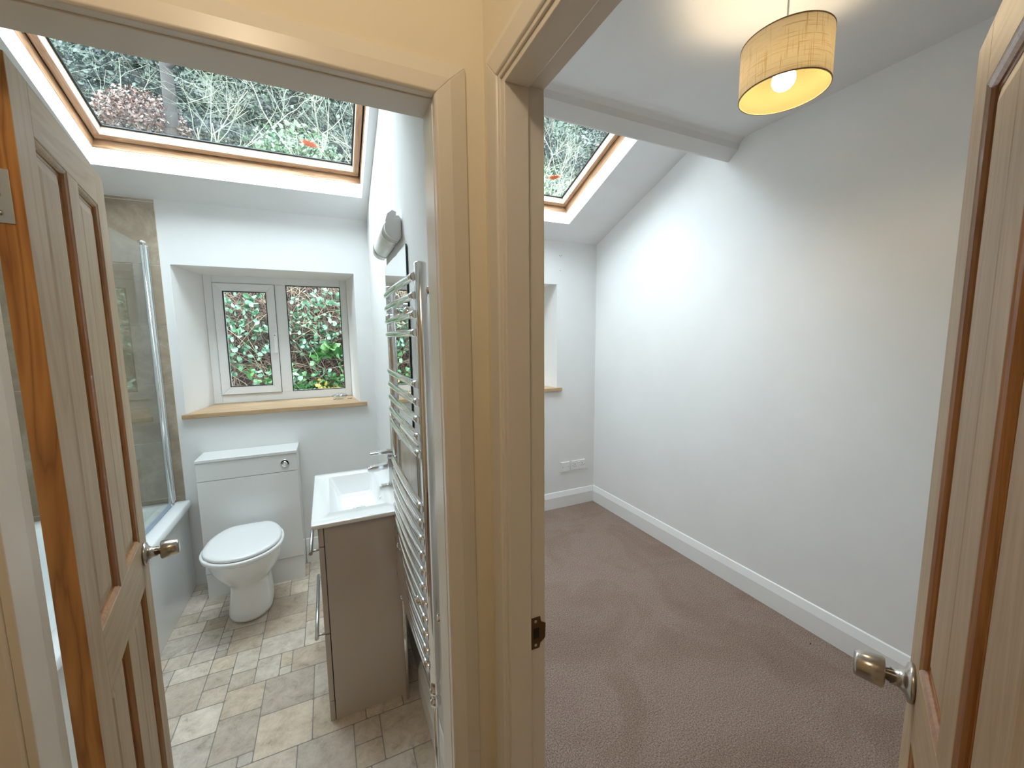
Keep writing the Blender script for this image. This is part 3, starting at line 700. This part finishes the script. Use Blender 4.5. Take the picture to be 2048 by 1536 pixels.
def basin():
    t = empty('basin', (.1, 1.95, .832)); tag(t, 'white rectangular ceramic basin top with square bowl on the vanity cabinet', 'basin')
    inv = Matrix.Translation(-Vector(t.location))
    def P(mb, nm, m, bev=0, par=None):
        o = mb.obj(nm, m, None, bev); o.parent = par or t; o.matrix_parent_inverse = Matrix() if par else inv; return o
    def rr(x0, x1, y0, y1, r, z, n=4):
        o = []
        for cx, cyy, a0 in ((x1 - r, y1 - r, 0), (x0 + r, y1 - r, PI / 2), (x0 + r, y0 + r, PI), (x1 - r, y0 + r, 1.5 * PI)):
            for k in range(n + 1): a = a0 + PI / 2 * k / n; o.append((cx + r * math.cos(a), cyy + r * math.sin(a), z))
        return o
    x0, x1, y0, y1 = -.091, XB - .011, 1.630, 2.262; z = .850
    rows = [rr(x0 + .004, x1, y0 + .004, y1 - .004, .008, .8325), rr(x0, x1, y0, y1, .01, .836), rr(x0, x1, y0, y1, .01, z - .002), rr(x0 + .003, x1 - .001, y0 + .003, y1 - .003, .01, z),
            rr(-.026, .196, 1.732, 2.205, .014, z), rr(-.022, .192, 1.736, 2.201, .014, z - .004), rr(.012, .176, 1.775, 2.165, .02, z - .085), rr(.03, .168, 1.80, 2.14, .03, z - .098)]
    mb = MB().loops(rows, cap=False); n = len(rows[0]); b = (len(rows) - 1) * n; mb.face([b + i for i in range(n)]); P(mb, 'basin_top', M_cer)
    P(MB().lathe([(.0001, 0), (.0125, 0), (.0125, .003), (.0085, .003), (.008, .001), (.0001, .001)], 24, (.1885, 1.865, .825), (-1, 0, .15), cap=False), 'overflow_ring', M_chrome)
    P(MB().lathe([(.0001, 0), (.028, 0), (.028, .003), (.0001, .006)], 24, (.10, 1.97, z - .0985), cap=False), 'waste', M_chrome)
basin()
def tap():
    t = empty('basin_tap', (.255, 1.95, .85)); tag(t, 'square chrome mixer tap with flat lever at the back of the basin', 'tap')
    P = lambda mb, nm, bev=.002, par=None: mb.obj(nm, M_chrome, par or t, bev)
    P(MB().box(-.019, .019, -.019, .019, .0005, .134), 'body')
    P(MB().prism([(-.112, .083), (-.106, .074), (-.02, .084), (-.02, .110), (-.112, .100)], 'y', -.0165, .0165), 'spout')
    P(MB().box(-.019, .019, -.019, .019, .138, .153), 'cartridge')
    P(MB().prism([(-.098, .168), (-.098, .160), (.019, .155), (.019, .166), (-.02, .174)], 'y', -.017, .017), 'lever')
    P(MB().box(-.052, -.020, -.012, .012, .0005, .006), 'base_plate', .001)
tap()

# ------------------------------------------------------------------ towel radiator
def radiator():
    t = empty('towel_radiator', (.228, 1.33, .57)); tag(t, 'tall chrome ladder towel radiator with curved bars on the partition wall', 'towel radiator')
    inv = Matrix.Translation(-Vector(t.location))
    def P(mb, nm, m=M_chrome, bev=0, par=None):
        o = mb.obj(nm, m, None, bev); o.parent = par or t; o.matrix_parent_inverse = Matrix() if par else inv; return o
    x, ya, yb = .236, 1.083, 1.628; z0, z1 = .545, 1.748
    for y in (ya, yb): P(MB().lathe([(.0001, 0), (.014, 0), (.0165, .003), (.0165, z1 - z0 - .003), (.014, z1 - z0), (.0001, z1 - z0)], 28, (x, y, z0), cap=False), 'upright')
    zs_ = [1.712 - .049 * i for i in range(4)] + [1.425 - .049 * i for i in range(5)] + [1.075 - .049 * i for i in range(11)]
    for z in zs_:
        pts = []
        for k in range(15):
            q = k / 14; pts.append((x - .014 - .008 * math.sin(PI * q) ** .6, ya + (yb - ya) * q, z))
        P(MB().tube(pts, .0105, 12), 'bar')
    for y, s in ((ya, 1), (yb, -1)):
        for z in (1.675, .735):
            P(MB().tube([(x, y + s * .0, z), (XB - .001, y + s * .0, z)], .012, 14), 'wall_bracket')
    for z in (1.60, .72):
        for y in (1.18, 1.55):
            P(MB().lathe([(.0001, 0), (.016, 0), (.016, .020), (.010, .026), (.0001, .026)], 20, (x - .004, y, z + .024), (-1, 0, 0), cap=False), 'bracket_cap')
    for y in (ya, yb):
        v_ = P(MB().lathe([(.0001, .1), (.011, .1), (.013, .094), (.013, .075), (.0165, .073), (.0165, .060), (.0115, .058), (.0115, .040), (.0165, .038), (.0165, .022), (.009, .018), (.0001, .018)], 24, (x, y, z0 - .10), cap=False), 'valve')
        P(MB().tube([(x, y, 0), (x, y, z0 - .08)], .0075, 14), 'pipe', par=v_)
radiator()

def mirror():
    t = empty('wall_mirror', (XB, 1.89, 1.53)); tag(t, 'frameless rectangular mirror on the wall above the basin', 'mirror')
    MB().box(-.0062, -.0010, -.288, .288, -.372, .378).obj('glass_sheet', M_medge, t)
    MB().box(-.0068, -.0062, -.287, .287, -.371, .377).obj('mirror_face', M_mirror, t)
mirror()
def bath_light():
    t = empty('mirror_light', (XB, 1.94, 1.99)); tag(t, 'white half round strip light with chrome bands above the mirror', 'wall light')
    n = 14; prof = lambda r: [(-.004, -.040)] + [(-.010 - r * math.sin(PI * k / n), -r * .86 * math.cos(PI * k / n)) for k in range(n + 1)] + [(-.004, .040)]
    MB().prism([(0, -.035), (0, .040), (-.012, .040), (-.012, -.035)], 'y', -.235, .235).obj('back_plate', M_plas, t, .001)
    MB().prism(prof(.055), 'y', -.205, .205, sm=True).obj('diffuser', M_led, t)
    for a, b in ((-.170, -.130), (.150, .190)): MB().prism(prof(.0565), 'y', a, b, sm=True).obj('chrome_band', M_steel, t)
    for a, b in ((-.240, -.205), (.205, .240)): MB().prism(prof(.054), 'y', a, b, sm=True).obj('end_cap', M_plas, t)
    MB().prism([(-.052, .018), (-.062, .022), (-.054, .050), (-.034, .066), (-.018, .060), (-.02, .044)], 'y', -.238, -.226).obj('loose_end_clip', M_plas, t, .001)
bath_light()

# little bag of screws on the sill
def sill_bag():
    t = empty('bag_of_screws', (.075, 3.24, WZ)); tag(t, 'crumpled clear plastic bag of small fixings at the window sill corner', 'bag')
    r = random.Random(3); mb = MB(); rows = []
    for i in range(7):
        q = i / 6; rad = .034 * math.sin(PI * (q * .86 + .1)) + .004
        rows.append([(math.cos(a) * rad * 1.5 * r.uniform(.75, 1.2), math.sin(a) * rad * r.uniform(.75, 1.2), .001 + .045 * q + r.uniform(-.002, .002) * (i > 0)) for a in [2 * PI * k / 14 for k in range(14)]])
    m = pane_glass('crinkled_plastic', (.86, .88, .9)); mb.loops(rows, sm=False).obj('plastic_bag', m, t)
    for i in range(5):
        a = r.uniform(0, PI); c = Vector((r.uniform(-.02, .02), r.uniform(-.015, .015), .005 + .006 * i)); d = Vector((math.cos(a), math.sin(a), .1)) * .012
        MB().tube([c - d, c + d], .0018, 6).obj('screw', M_steel, t)
    for i in range(3): MB().tube([(.05 + .01 * i, -.01 * i, .002), (.07 + .008 * i, .012 * i - .01, .002)], .0016, 6).obj('screw', M_trimbr, t)
    MB().tube([(-.045, -.005, .006), (-.03, .0, .006)], .005, 10).obj('wall_plug', M_plas, t)
sill_bag()

# ------------------------------------------------------------------ bedroom fittings
def pendant():
    X, Y = 1.384, .897; z0, z1, r = 2.320, 2.470, .1255
    t = empty('pendant_lamp', (X, Y, 2.671)); tag(t, 'lit pendant lamp with cream linen drum shade hanging from the bedroom ceiling', 'lamp')
    inv = Matrix.Translation(-Vector(t.location))
    def P(mb, nm, m, bev=0, par=None):
        o = mb.obj(nm, m, None, bev); o.parent = par or t; o.matrix_parent_inverse = Matrix() if par else inv; return o
    P(MB().lathe([(.0001, 0), (.035, 0), (.033, -.018), (.012, -.028), (.0001, -.028)], 28, (X, Y, 2.6705), cap=False), 'ceiling_rose', M_plas)
    P(MB().tube([(X, Y, 2.645), (X, Y, 2.45)], .003, 10), 'cord', M_plas)
    n = 72; rows = [[(X + q * math.cos(2 * PI * k / n), Y + q * math.sin(2 * PI * k / n), z) for k in range(n)] for q, z in ((r, z0), (r, z1), (r - .0012, z1), (r - .0012, z0), (r, z0))]
    s = P(MB().loops(rows, cap=False), 'lamp_shade', M_shade)
    P(MB().loops([[(X + q * math.cos(2 * PI * k / n), Y + q * math.sin(2 * PI * k / n), z) for k in range(n)] for q, z in ((r - .0016, z0 + .001), (r - .0016, z1 - .001))], cap=False), 'shade_lining', M_lining, 0, s)
    for z in (z0, z1):
        P(MB().loops([[(X + q * math.cos(2 * PI * k / n), Y + q * math.sin(2 * PI * k / n), zz) for k in range(n)] for q, zz in ((r + .0008, z - .001), (r + .0008, z + .0025), (r - .002, z + .0025), (r - .002, z - .001), (r + .0008, z - .001))], cap=False), 'binding', M_trimbr, 0, s)
    mb = MB()
    for k in range(3): a = 2 * PI * k / 3; mb.tube([(X, Y, 2.44), (X + (r - .002) * math.cos(a), Y + (r - .002) * math.sin(a), z1 - .004)], .0012, 6)
    P(mb, 'shade_carrier', M_plas, 0, s)
    P(MB().lathe([(.0001, 0), (.016, 0), (.019, -.03), (.014, -.045), (.0001, -.045)], 20, (X, Y, 2.462), cap=False), 'lamp_holder', M_plas)
    gl = [(.0001, -.033)] + [(.033 * math.sin(PI * k / 12), -.033 * math.cos(PI * k / 12)) for k in range(1, 11)] + [(.013, .032), (.013, .050), (.0001, .050)]
    b = P(MB().lathe(gl, 24, (X, Y, 2.362), cap=False), 'bulb', M_bulb); b['label'] = 'lit round white bulb'
pendant()
# wall plates on the bedroom back wall
def plate(name, x0, x1, z0, z1, label, cat, sock):
    t = empty(name, ((x0 + x1) / 2, YB, (z0 + z1) / 2)); tag(t, label, cat); w2, h2 = (x1 - x0) / 2, (z1 - z0) / 2
    MB().box(-w2, w2, -.011, -.0005, -h2, h2).obj('plate', M_plas, t, .002)
    if sock:
        for c in (-.040, .040):
            mb = MB(); mb.box(c - .0025, c + .0025, -.0115, -.0108, .006, .015)
            mb.box(c - .013, c - .007, -.0115, -.0108, -.010, -.006); mb.box(c + .007, c + .013, -.0115, -.0108, -.010, -.006); mb.obj('pin_slots', M_dark, t)
        for c in (-.008, .008): MB().prism([(-.011, -.006), (-.016, .004), (-.011, .010)], 'x', c - .005, c + .005).xf(Matrix.Translation((0, 0, .022))).obj('switch', M_plas, t, .0008)
        for c in (-.066, .066): MB().lathe([(.0001, 0), (.003, 0), (.0001, .0006)], 12, (c, -.011, 0), (0, -1, 0), cap=False).obj('screw', M_hole, t)
    else:
        for c in (-.030, .030): MB().lathe([(.0001, 0), (.0032, 0), (.0001, .0008)], 12, (c, -.011, 0), (0, -1, 0), cap=False).obj('screw', M_hole, t)
plate('blank_plate', 1.872, 1.958, .330, .418, 'square white blanking plate left of the socket, low on the back wall', 'wall plate', False)
plate('wall_socket', 1.984, 2.130, .332, .418, 'white double plug socket low on the bedroom back wall by the corner', 'socket', True)
for k, (x, z) in enumerate(((1.852, 2.236), (1.872, 2.238), (1.861, 2.228), (1.861, 2.112))):
    o = MB().lathe([(.0001, 0), (.0028, 0), (.0028, .0008), (.0001, .0008)], 10, (x, YB - .0001, z), (0, -1, 0), cap=False).obj('screw_hole', M_hole)
    tag(o, 'small dark screw hole in the white wall above the bedroom window' if k < 3 else 'single dark screw hole below the other three on the bedroom wall', 'hole', 'screw holes in the bedroom wall')
o = MB().lathe([(.0001, 0), (.006, 0), (.0045, .003), (.0001, .004)], 9, (0, 0, 0), cap=False).obj('carpet_speck', M_hole); o.scale = (1, .55, 1); o.rotation_euler = (0, 0, .5); o.location = (2.128, 1.066, .0005)
tag(o, 'tiny dark speck lying on the carpet near the skirting', 'speck')

# ------------------------------------------------------------------ outside
def terrain():
    mb = MB(); nx = 50; rows = []; r = random.Random(5)
    prof = [(3.55, -.3), (4.35, -.1), (4.65, .5), (4.9, 1.1), (5.1, 1.7), (5.35, 2.3), (5.7, 2.8), (6.4, 3.1), (7.6, 3.55), (9, 4.1), (11, 4.9), (13, 5.8), (15, 6.8)]
    for y, z in prof:
        rows.append([(-14 + 36 * i / nx, y + r.uniform(-.07, .07) * (y > 4), z + r.uniform(-.06, .06) * (y > 4)) for i in range(nx + 1)])
    mb.loops(rows, closed=False, cap=False); o = mb.obj('hillside_bank', M_earth); return struct(o)
terrain()
mb = MB(); r = random.Random(6); rows = []
for y, z in ((15, 6.0), (16, 9.5), (18, 13.0), (21, 16)): rows.append([(-22 + 56 * i / 40, y + r.uniform(-.4, .4), z + r.uniform(-.6, .6)) for i in range(41)])
struct(mb.loops(rows, closed=False, cap=False).obj('wooded_hill', M_wood2))

def leaves(mb, pts, size, rnd, up=.5, shape='oval', jit=.4, bias=None):
    for p in pts:
        n = Vector((rnd.gauss(0, 1), rnd.gauss(0, 1) - .5, rnd.gauss(0, 1) + up * 2)).normalized()
        a = n.orthogonal().normalized(); a = (Matrix.Rotation(rnd.uniform(0, 2 * PI), 3, n) @ a); b = n.cross(a)
        s = size * rnd.uniform(1 - jit, 1 + jit); sh = rnd.random(); k = len(mb.v); p = Vector(p)
        w_ = .34 if shape == 'oval' else .22
        P = [p - a * s * .5, p - a * s * .18 + b * s * w_ - n * s * .05, p + a * s * .2 + b * s * w_ * .85 - n * s * .05, p + a * s * .55, p + a * s * .2 - b * s * w_ * .85 - n * s * .05, p - a * s * .18 - b * s * w_ - n * s * .05]
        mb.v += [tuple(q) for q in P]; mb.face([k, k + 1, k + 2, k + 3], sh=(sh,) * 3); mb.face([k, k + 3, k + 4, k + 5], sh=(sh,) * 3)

def evergreen(name, seed, h, rad, nl=13000):
    rnd = random.Random(seed); t = empty(name); blobs = []
    for i in range(26):
        q = rnd.random(); a = rnd.uniform(0, 2 * PI); rr_ = rad * (1 - .55 * q) * rnd.uniform(.3, .85)
        blobs.append((Vector((math.cos(a) * rr_, math.sin(a) * rr_, h * (.12 + .85 * q))), rad * rnd.uniform(.28, .48)))
    pts = []
    for i in range(nl):
        c, br = rnd.choice(blobs); d = Vector((rnd.gauss(0, 1), rnd.gauss(0, 1), rnd.gauss(0, 1))).normalized(); pts.append(c + d * br * rnd.uniform(.7, 1.05))
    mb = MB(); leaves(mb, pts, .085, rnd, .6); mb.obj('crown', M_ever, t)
    tk = MB().tube([(0, 0, -.3), (rnd.uniform(-.1, .1), 0, h * .4), (rnd.uniform(-.3, .3), 0, h * .85)], [.16, .11, .03], 8)
    for c, br in blobs[:12]: tk.tube([(0, 0, c.z * .55), tuple(c)], [.05, .015], 5, cap=False)
    tk.obj('trunk', M_bark, t); return t
def branchy(name, seed, h, m=None, r0=.03, spread=.75, depth=6):
    rnd = random.Random(seed); t = empty(name); mb = MB(); tk = MB()
    def grow(mb_, p, d, ln, r, lv):
        pts = [p]; q = p; dd = d.copy(); seg = 4
        for i in range(seg):
            dd = (dd + Vector((rnd.gauss(0, .16), rnd.gauss(0, .16), rnd.gauss(0, .10) + .03))).normalized(); q = q + dd * ln / seg; pts.append(q)
        mb_.tube(pts, [r * (1 - .55 * i / seg) for i in range(seg + 1)], 5 if lv > 1 else 6, cap=False)
        if lv >= depth: return
        for i in range(rnd.choice((2, 3, 3))):
            k = rnd.randint(1, seg); nd = (dd + Vector((rnd.gauss(0, spread), rnd.gauss(0, spread), rnd.gauss(0, spread * .6)))).normalized()
            grow(mb, pts[k], nd, ln * rnd.uniform(.55, .85), r * .55, lv + 1)
    for s in range(3): grow(tk, Vector((rnd.uniform(-.1, .1), rnd.uniform(-.1, .1), -.1)), Vector((rnd.gauss(0, .25), rnd.gauss(0, .2), 1)).normalized(), h * .5, r0, 1)
    tk.obj('trunk', m, t); mb.obj('branches', m, t); return t
def copy_tree(o, label, loc, rz, sc=1):
    r = o.copy(); C.objects.link(r)
    for ch in o.children: c = ch.copy(); C.objects.link(c); c.parent = r
    r.location = loc; r.rotation_euler = (0, 0, rz); r.scale = (sc,) * 3; r['label'] = label; return r
ev = [evergreen('evergreen_tree', 11, 5.2, 2.3), evergreen('evergreen_tree', 12, 4.6, 2.5), evergreen('evergreen_tree', 13, 5.8, 2.2)]
GE = 'evergreen trees filling the slope behind the house'
spots = [(-8.2, 12.2), (-5.4, 12.8), (-2.9, 12.0), (-.4, 12.6), (2.0, 12.2), (4.6, 12.7), (7.0, 12.1), (9.6, 12.8), (12.2, 12.2), (-6.6, 10.4), (3.3, 10.4), (8.2, 10.2)]
labs = ['dark evergreen beyond the left end of the bathroom roof window', 'dense evergreen seen high left through the bathroom roof window', 'dark evergreen behind the brown bracken patch through the roof window',
        'evergreen behind the pale bare branches, middle of the bathroom roof window', 'evergreen with dense crown near the right side of the bathroom roof window', 'blue green evergreen seen at the top of the bedroom roof window',
        'evergreen seen in the middle of the bedroom roof window', 'evergreen beyond the lower corner of the bedroom roof window', 'evergreen farthest to the right on the hillside', 'shorter evergreen standing forward at the left end of the slope',
        'shorter evergreen standing forward between the two roof windows', 'shorter evergreen standing forward at the right end of the slope']
zt = lambda y: 4.1 + (y - 9) * .42
for i, (x, y) in enumerate(spots):
    if i < 3: o = ev[i]; o.location = (x, y, zt(y)); tag(o, labs[i], 'tree', GE)
    else:
        rr_ = random.Random(i); o = copy_tree(ev[i % 3], labs[i], (x, y, zt(y) - (.9 if i > 8 else 0)), rr_.uniform(0, 6), rr_.uniform(1.0, 1.2) if i < 9 else .62)
bs = [branchy('bare_sapling', 31, 2.6, M_twigp, .017), branchy('bare_sapling', 33, 2.9, M_twigp, .016)]
bsp = [(-1.5, 8.2), (-.1, 8.6), (.75, 8.0), (1.9, 8.9), (3.7, 8.1), (5.2, 8.6), (4.4, 7.4), (-3.6, 8.8)]
bl = ['bare pale sapling reaching across the middle of the bathroom roof window', 'bare pale sapling behind the orange leaf on the bathroom roof window', 'thin bare sapling at the right end of the bathroom roof window', 'bare sapling between the two roof windows',
      'bare pale sapling crossing the left of the bedroom roof window', 'bare pale sapling crossing the right of the bedroom roof window', 'low bare sapling at the foot of the bedroom roof window', 'bare sapling at the far left of the hillside']
for i, (x, y) in enumerate(bsp):
    z = 3.1 + (y - 6.4) * .385
    if i < 2: o = bs[i]; o.location = (x, y, z); tag(o, bl[i], 'sapling', 'bare saplings on the slope')
    else: copy_tree(bs[i % 2], bl[i], (x, y, z), i * 1.3, .95)
# holly bushes and bracken
def bush(name, seed, rad, m, size, nl, label, loc, cat='bush', group=None):
    rnd = random.Random(seed); t = empty(name, loc); pts = []
    for i in range(nl):
        d = Vector((rnd.gauss(0, 1), rnd.gauss(0, 1), abs(rnd.gauss(0, 1)))).normalized(); pts.append(d * rad * rnd.uniform(.6, 1.05))
    mb = MB(); leaves(mb, pts, size, rnd, .3); mb.obj('foliage', m, t)
    tk = MB()
    for i in range(8): tk.tube([(0, 0, -.1), tuple(pts[i] * .8)], [.012, .004], 5, cap=False)
    tk.obj('stems', M_twigb, t); tag(t, label, cat, group); return t
bush('bracken_clump', 41, .62, M_dead, .045, 3200, 'reddish brown dead bracken clump seen through the bathroom roof window', (-2.45, 8.7, 4.85), 'bracken')
bush('holly_bush', 42, 1.0, M_holly, .075, 2200, 'light green holly bush behind the bare twigs of the bathroom roof window', (-.3, 9.3, 4.6))
bush('holly_bush', 43, 1.1, M_holly, .075, 2200, 'light green holly bush seen through the bedroom roof window', (5.2, 9.6, 4.7))

tr = MB(); tr.tube([(0, 0, -.3), (.05, 0, 1.5), (.0, .1, 3.2), (.12, 0, 5.5)], [.10, .085, .07, .05], 10)
for a_, b_ in (((.03, 0, 1.9), (.9, -.2, 2.9)), ((0, .1, 2.6), (-.8, .1, 3.6)), ((.02, .1, 3.3), (.7, .2, 4.6))): tr.tube([a_, tuple((Vector(a_) + Vector(b_)) / 2 + Vector((0, 0, -.1))), b_], [.05, .035, .015], 7)
o = tr.obj('bare_tree_trunk', M_bark); o.location = (-2.05, 8.4, 3.85); tag(o, 'dark bare trunk standing beside the brown bracken on the hillside', 'tree')

# bank right behind the ground-floor windows: twigs, brambles, broad leaves
def bankp(rnd, x0, x1, z0=.4, z1=2.75, out=.25):
    z = rnd.uniform(z0, z1); x = rnd.uniform(x0, x1); tb = [(.5, 4.65), (1.1, 4.9), (1.7, 5.1), (2.3, 5.35), (2.8, 5.7)]
    y = 4.5
    for (za, ya), (zb, yb_) in zip(tb, tb[1:]):
        if za <= z <= zb: y = ya + (yb_ - ya) * (z - za) / (zb - za)
    return Vector((x, y - rnd.uniform(.02, out), z))
rnd = random.Random(51)
mb = MB()
for i in range(3200):
    p = bankp(rnd, -2.6, 1.6); a = rnd.uniform(0, PI); d = Vector((math.cos(a), rnd.uniform(-.35, .35), math.sin(a) * rnd.choice((1, 1, -1)))) * rnd.uniform(.08, .32)
    mid = p + Vector((rnd.gauss(0, .03), rnd.gauss(0, .03), rnd.gauss(0, .03)))
    mb.tube([p - d, mid, p + d], [.002, .0026, .0012], 4, cap=False)
o = mb.obj('dry_twigs', M_twigb); tag(o, 'tangle of dry brown twigs on the bank outside the bathroom window', 'twigs', kind='stuff')
mb = MB()
for i in range(1100):
    p = bankp(rnd, -2.6, 1.6, out=.35); a = rnd.uniform(0, PI); d = Vector((math.cos(a), rnd.uniform(-.3, .3), math.sin(a))) * rnd.uniform(.08, .28)
    mb.tube([p - d, p + Vector((0, -.03, .03)), p + d], [.0016, .0024, .001], 4, cap=False)
o = mb.obj('pale_stalks', mat('pale_dead_stalk', (.30, .25, .16), .8)); tag(o, 'pale dead stalks lying through the brambles outside the window', 'stalks', kind='stuff')
mb = MB(); pts = [bankp(rnd, -2.6, 1.6, out=.12) for i in range(2600)]; leaves(mb, pts, .034, rnd, .2)
o = mb.obj('leaf_litter', M_dead); tag(o, 'brown leaf litter caught in the bank outside the window', 'leaf litter', kind='stuff')
def bramble(seed, c, n, size, m, label, name='bramble', spread=.28, group=None):
    rnd = random.Random(seed); t = empty(name, c); pts = []; st = MB()
    for k in range(max(3, n // 14)):
        a = rnd.uniform(0, 2 * PI); q = Vector((0, .12, -.05)); d = Vector((math.cos(a), -.25, math.sin(a) * .8)); pl = [q]
        for s in range(6): q = q + d * spread * rnd.uniform(.14, .24); d = (d + Vector((rnd.gauss(0, .2), rnd.gauss(0, .1), -.12))).normalized(); pl.append(q); 
        st.tube(pl, [.0028, .0026, .0024, .002, .0018, .0015, .001], 5, cap=False)
        for s in range(n // max(3, n // 14)):
            b = rnd.choice(pl[1:]); pts.append(b + Vector((rnd.gauss(0, .03), rnd.gauss(-.03, .02), rnd.gauss(0, .03))))
    mb = MB(); leaves(mb, pts, size, rnd, .15, jit=.3); mb.obj('foliage', m, t); st.obj('stems', M_twigb, t); tag(t, label, 'plant', group); return t
G = 'brambles on the bank outside the window'
bramble(61, (-0.65, 4.75, 1.93), 102, 0.058, M_bram, 'pale green bramble spray hanging across the top of the opening pane', group=G)
bramble(62, (-0.83, 4.75, 1.80), 76, 0.054, M_bram, 'pale bramble spray at the upper left of the opening pane', group=G)
bramble(63, (-0.52, 4.72, 1.70), 51, 0.051, M_bram, 'small bramble spray at the right of the opening pane', group=G)
bramble(64, (0.03, 4.85, 2.02), 102, 0.051, M_bram, 'bramble spray in the top right of the fixed pane', group=G)
bramble(65, (-0.17, 4.78, 1.79), 153, 0.044, M_bram, 'wide bramble spray across the middle of the fixed pane', group=G)
bramble(66, (0.05, 4.78, 1.62), 102, 0.048, M_bram, 'bramble spray at the right edge of the fixed pane', group=G)
bramble(67, (-0.28, 4.72, 1.49), 102, 0.048, M_bram, 'bramble spray at the left edge of the fixed pane', group=G)
bramble(68, (-0.82, 4.62, 1.32), 119, 0.048, M_bram, 'bramble spray low in the opening pane', group=G)
bramble(69, (-0.12, 4.50, 1.10), 290, 0.054, M_broad, 'bright green leafy clump at the foot of the fixed pane', 'leafy_clump', .34)
bramble(70, (-0.27, 4.45, 1.06), 188, 0.058, M_bram, 'pale green leafy clump between the two panes at the bottom', 'leafy_clump', .32)
bramble(71, (-0.52, 4.50, 1.06), 153, 0.061, M_broad, 'dark green leafy clump at the foot of the opening pane', 'leafy_clump', .30)
bramble(72, (0.02, 4.62, 1.47), 19, .13, M_broad, 'broad glossy green leaves in the middle of the fixed pane', 'broad_leaved_plant', .16)
bramble(73, (0.12, 4.48, 1.02), 102, 0.051, M_yel, 'yellowing plant at the bottom right of the fixed pane', 'yellow_leaved_plant', .2)
bramble(74, (-0.75, 4.48, 1.08), 14, .10, M_yel, 'yellow strap leaves at the bottom of the opening pane', 'yellow_leaved_plant', .22)
bramble(75, (-1.55, 4.6, 1.45), 114, 0.054, M_bram, 'bramble spray left of the opening pane, seen in the shower glass', group=G)
bramble(76, (.55, 4.7, 1.5), 133, 0.054, M_bram, 'bramble spray right of the window, seen in the mirror', group=G)
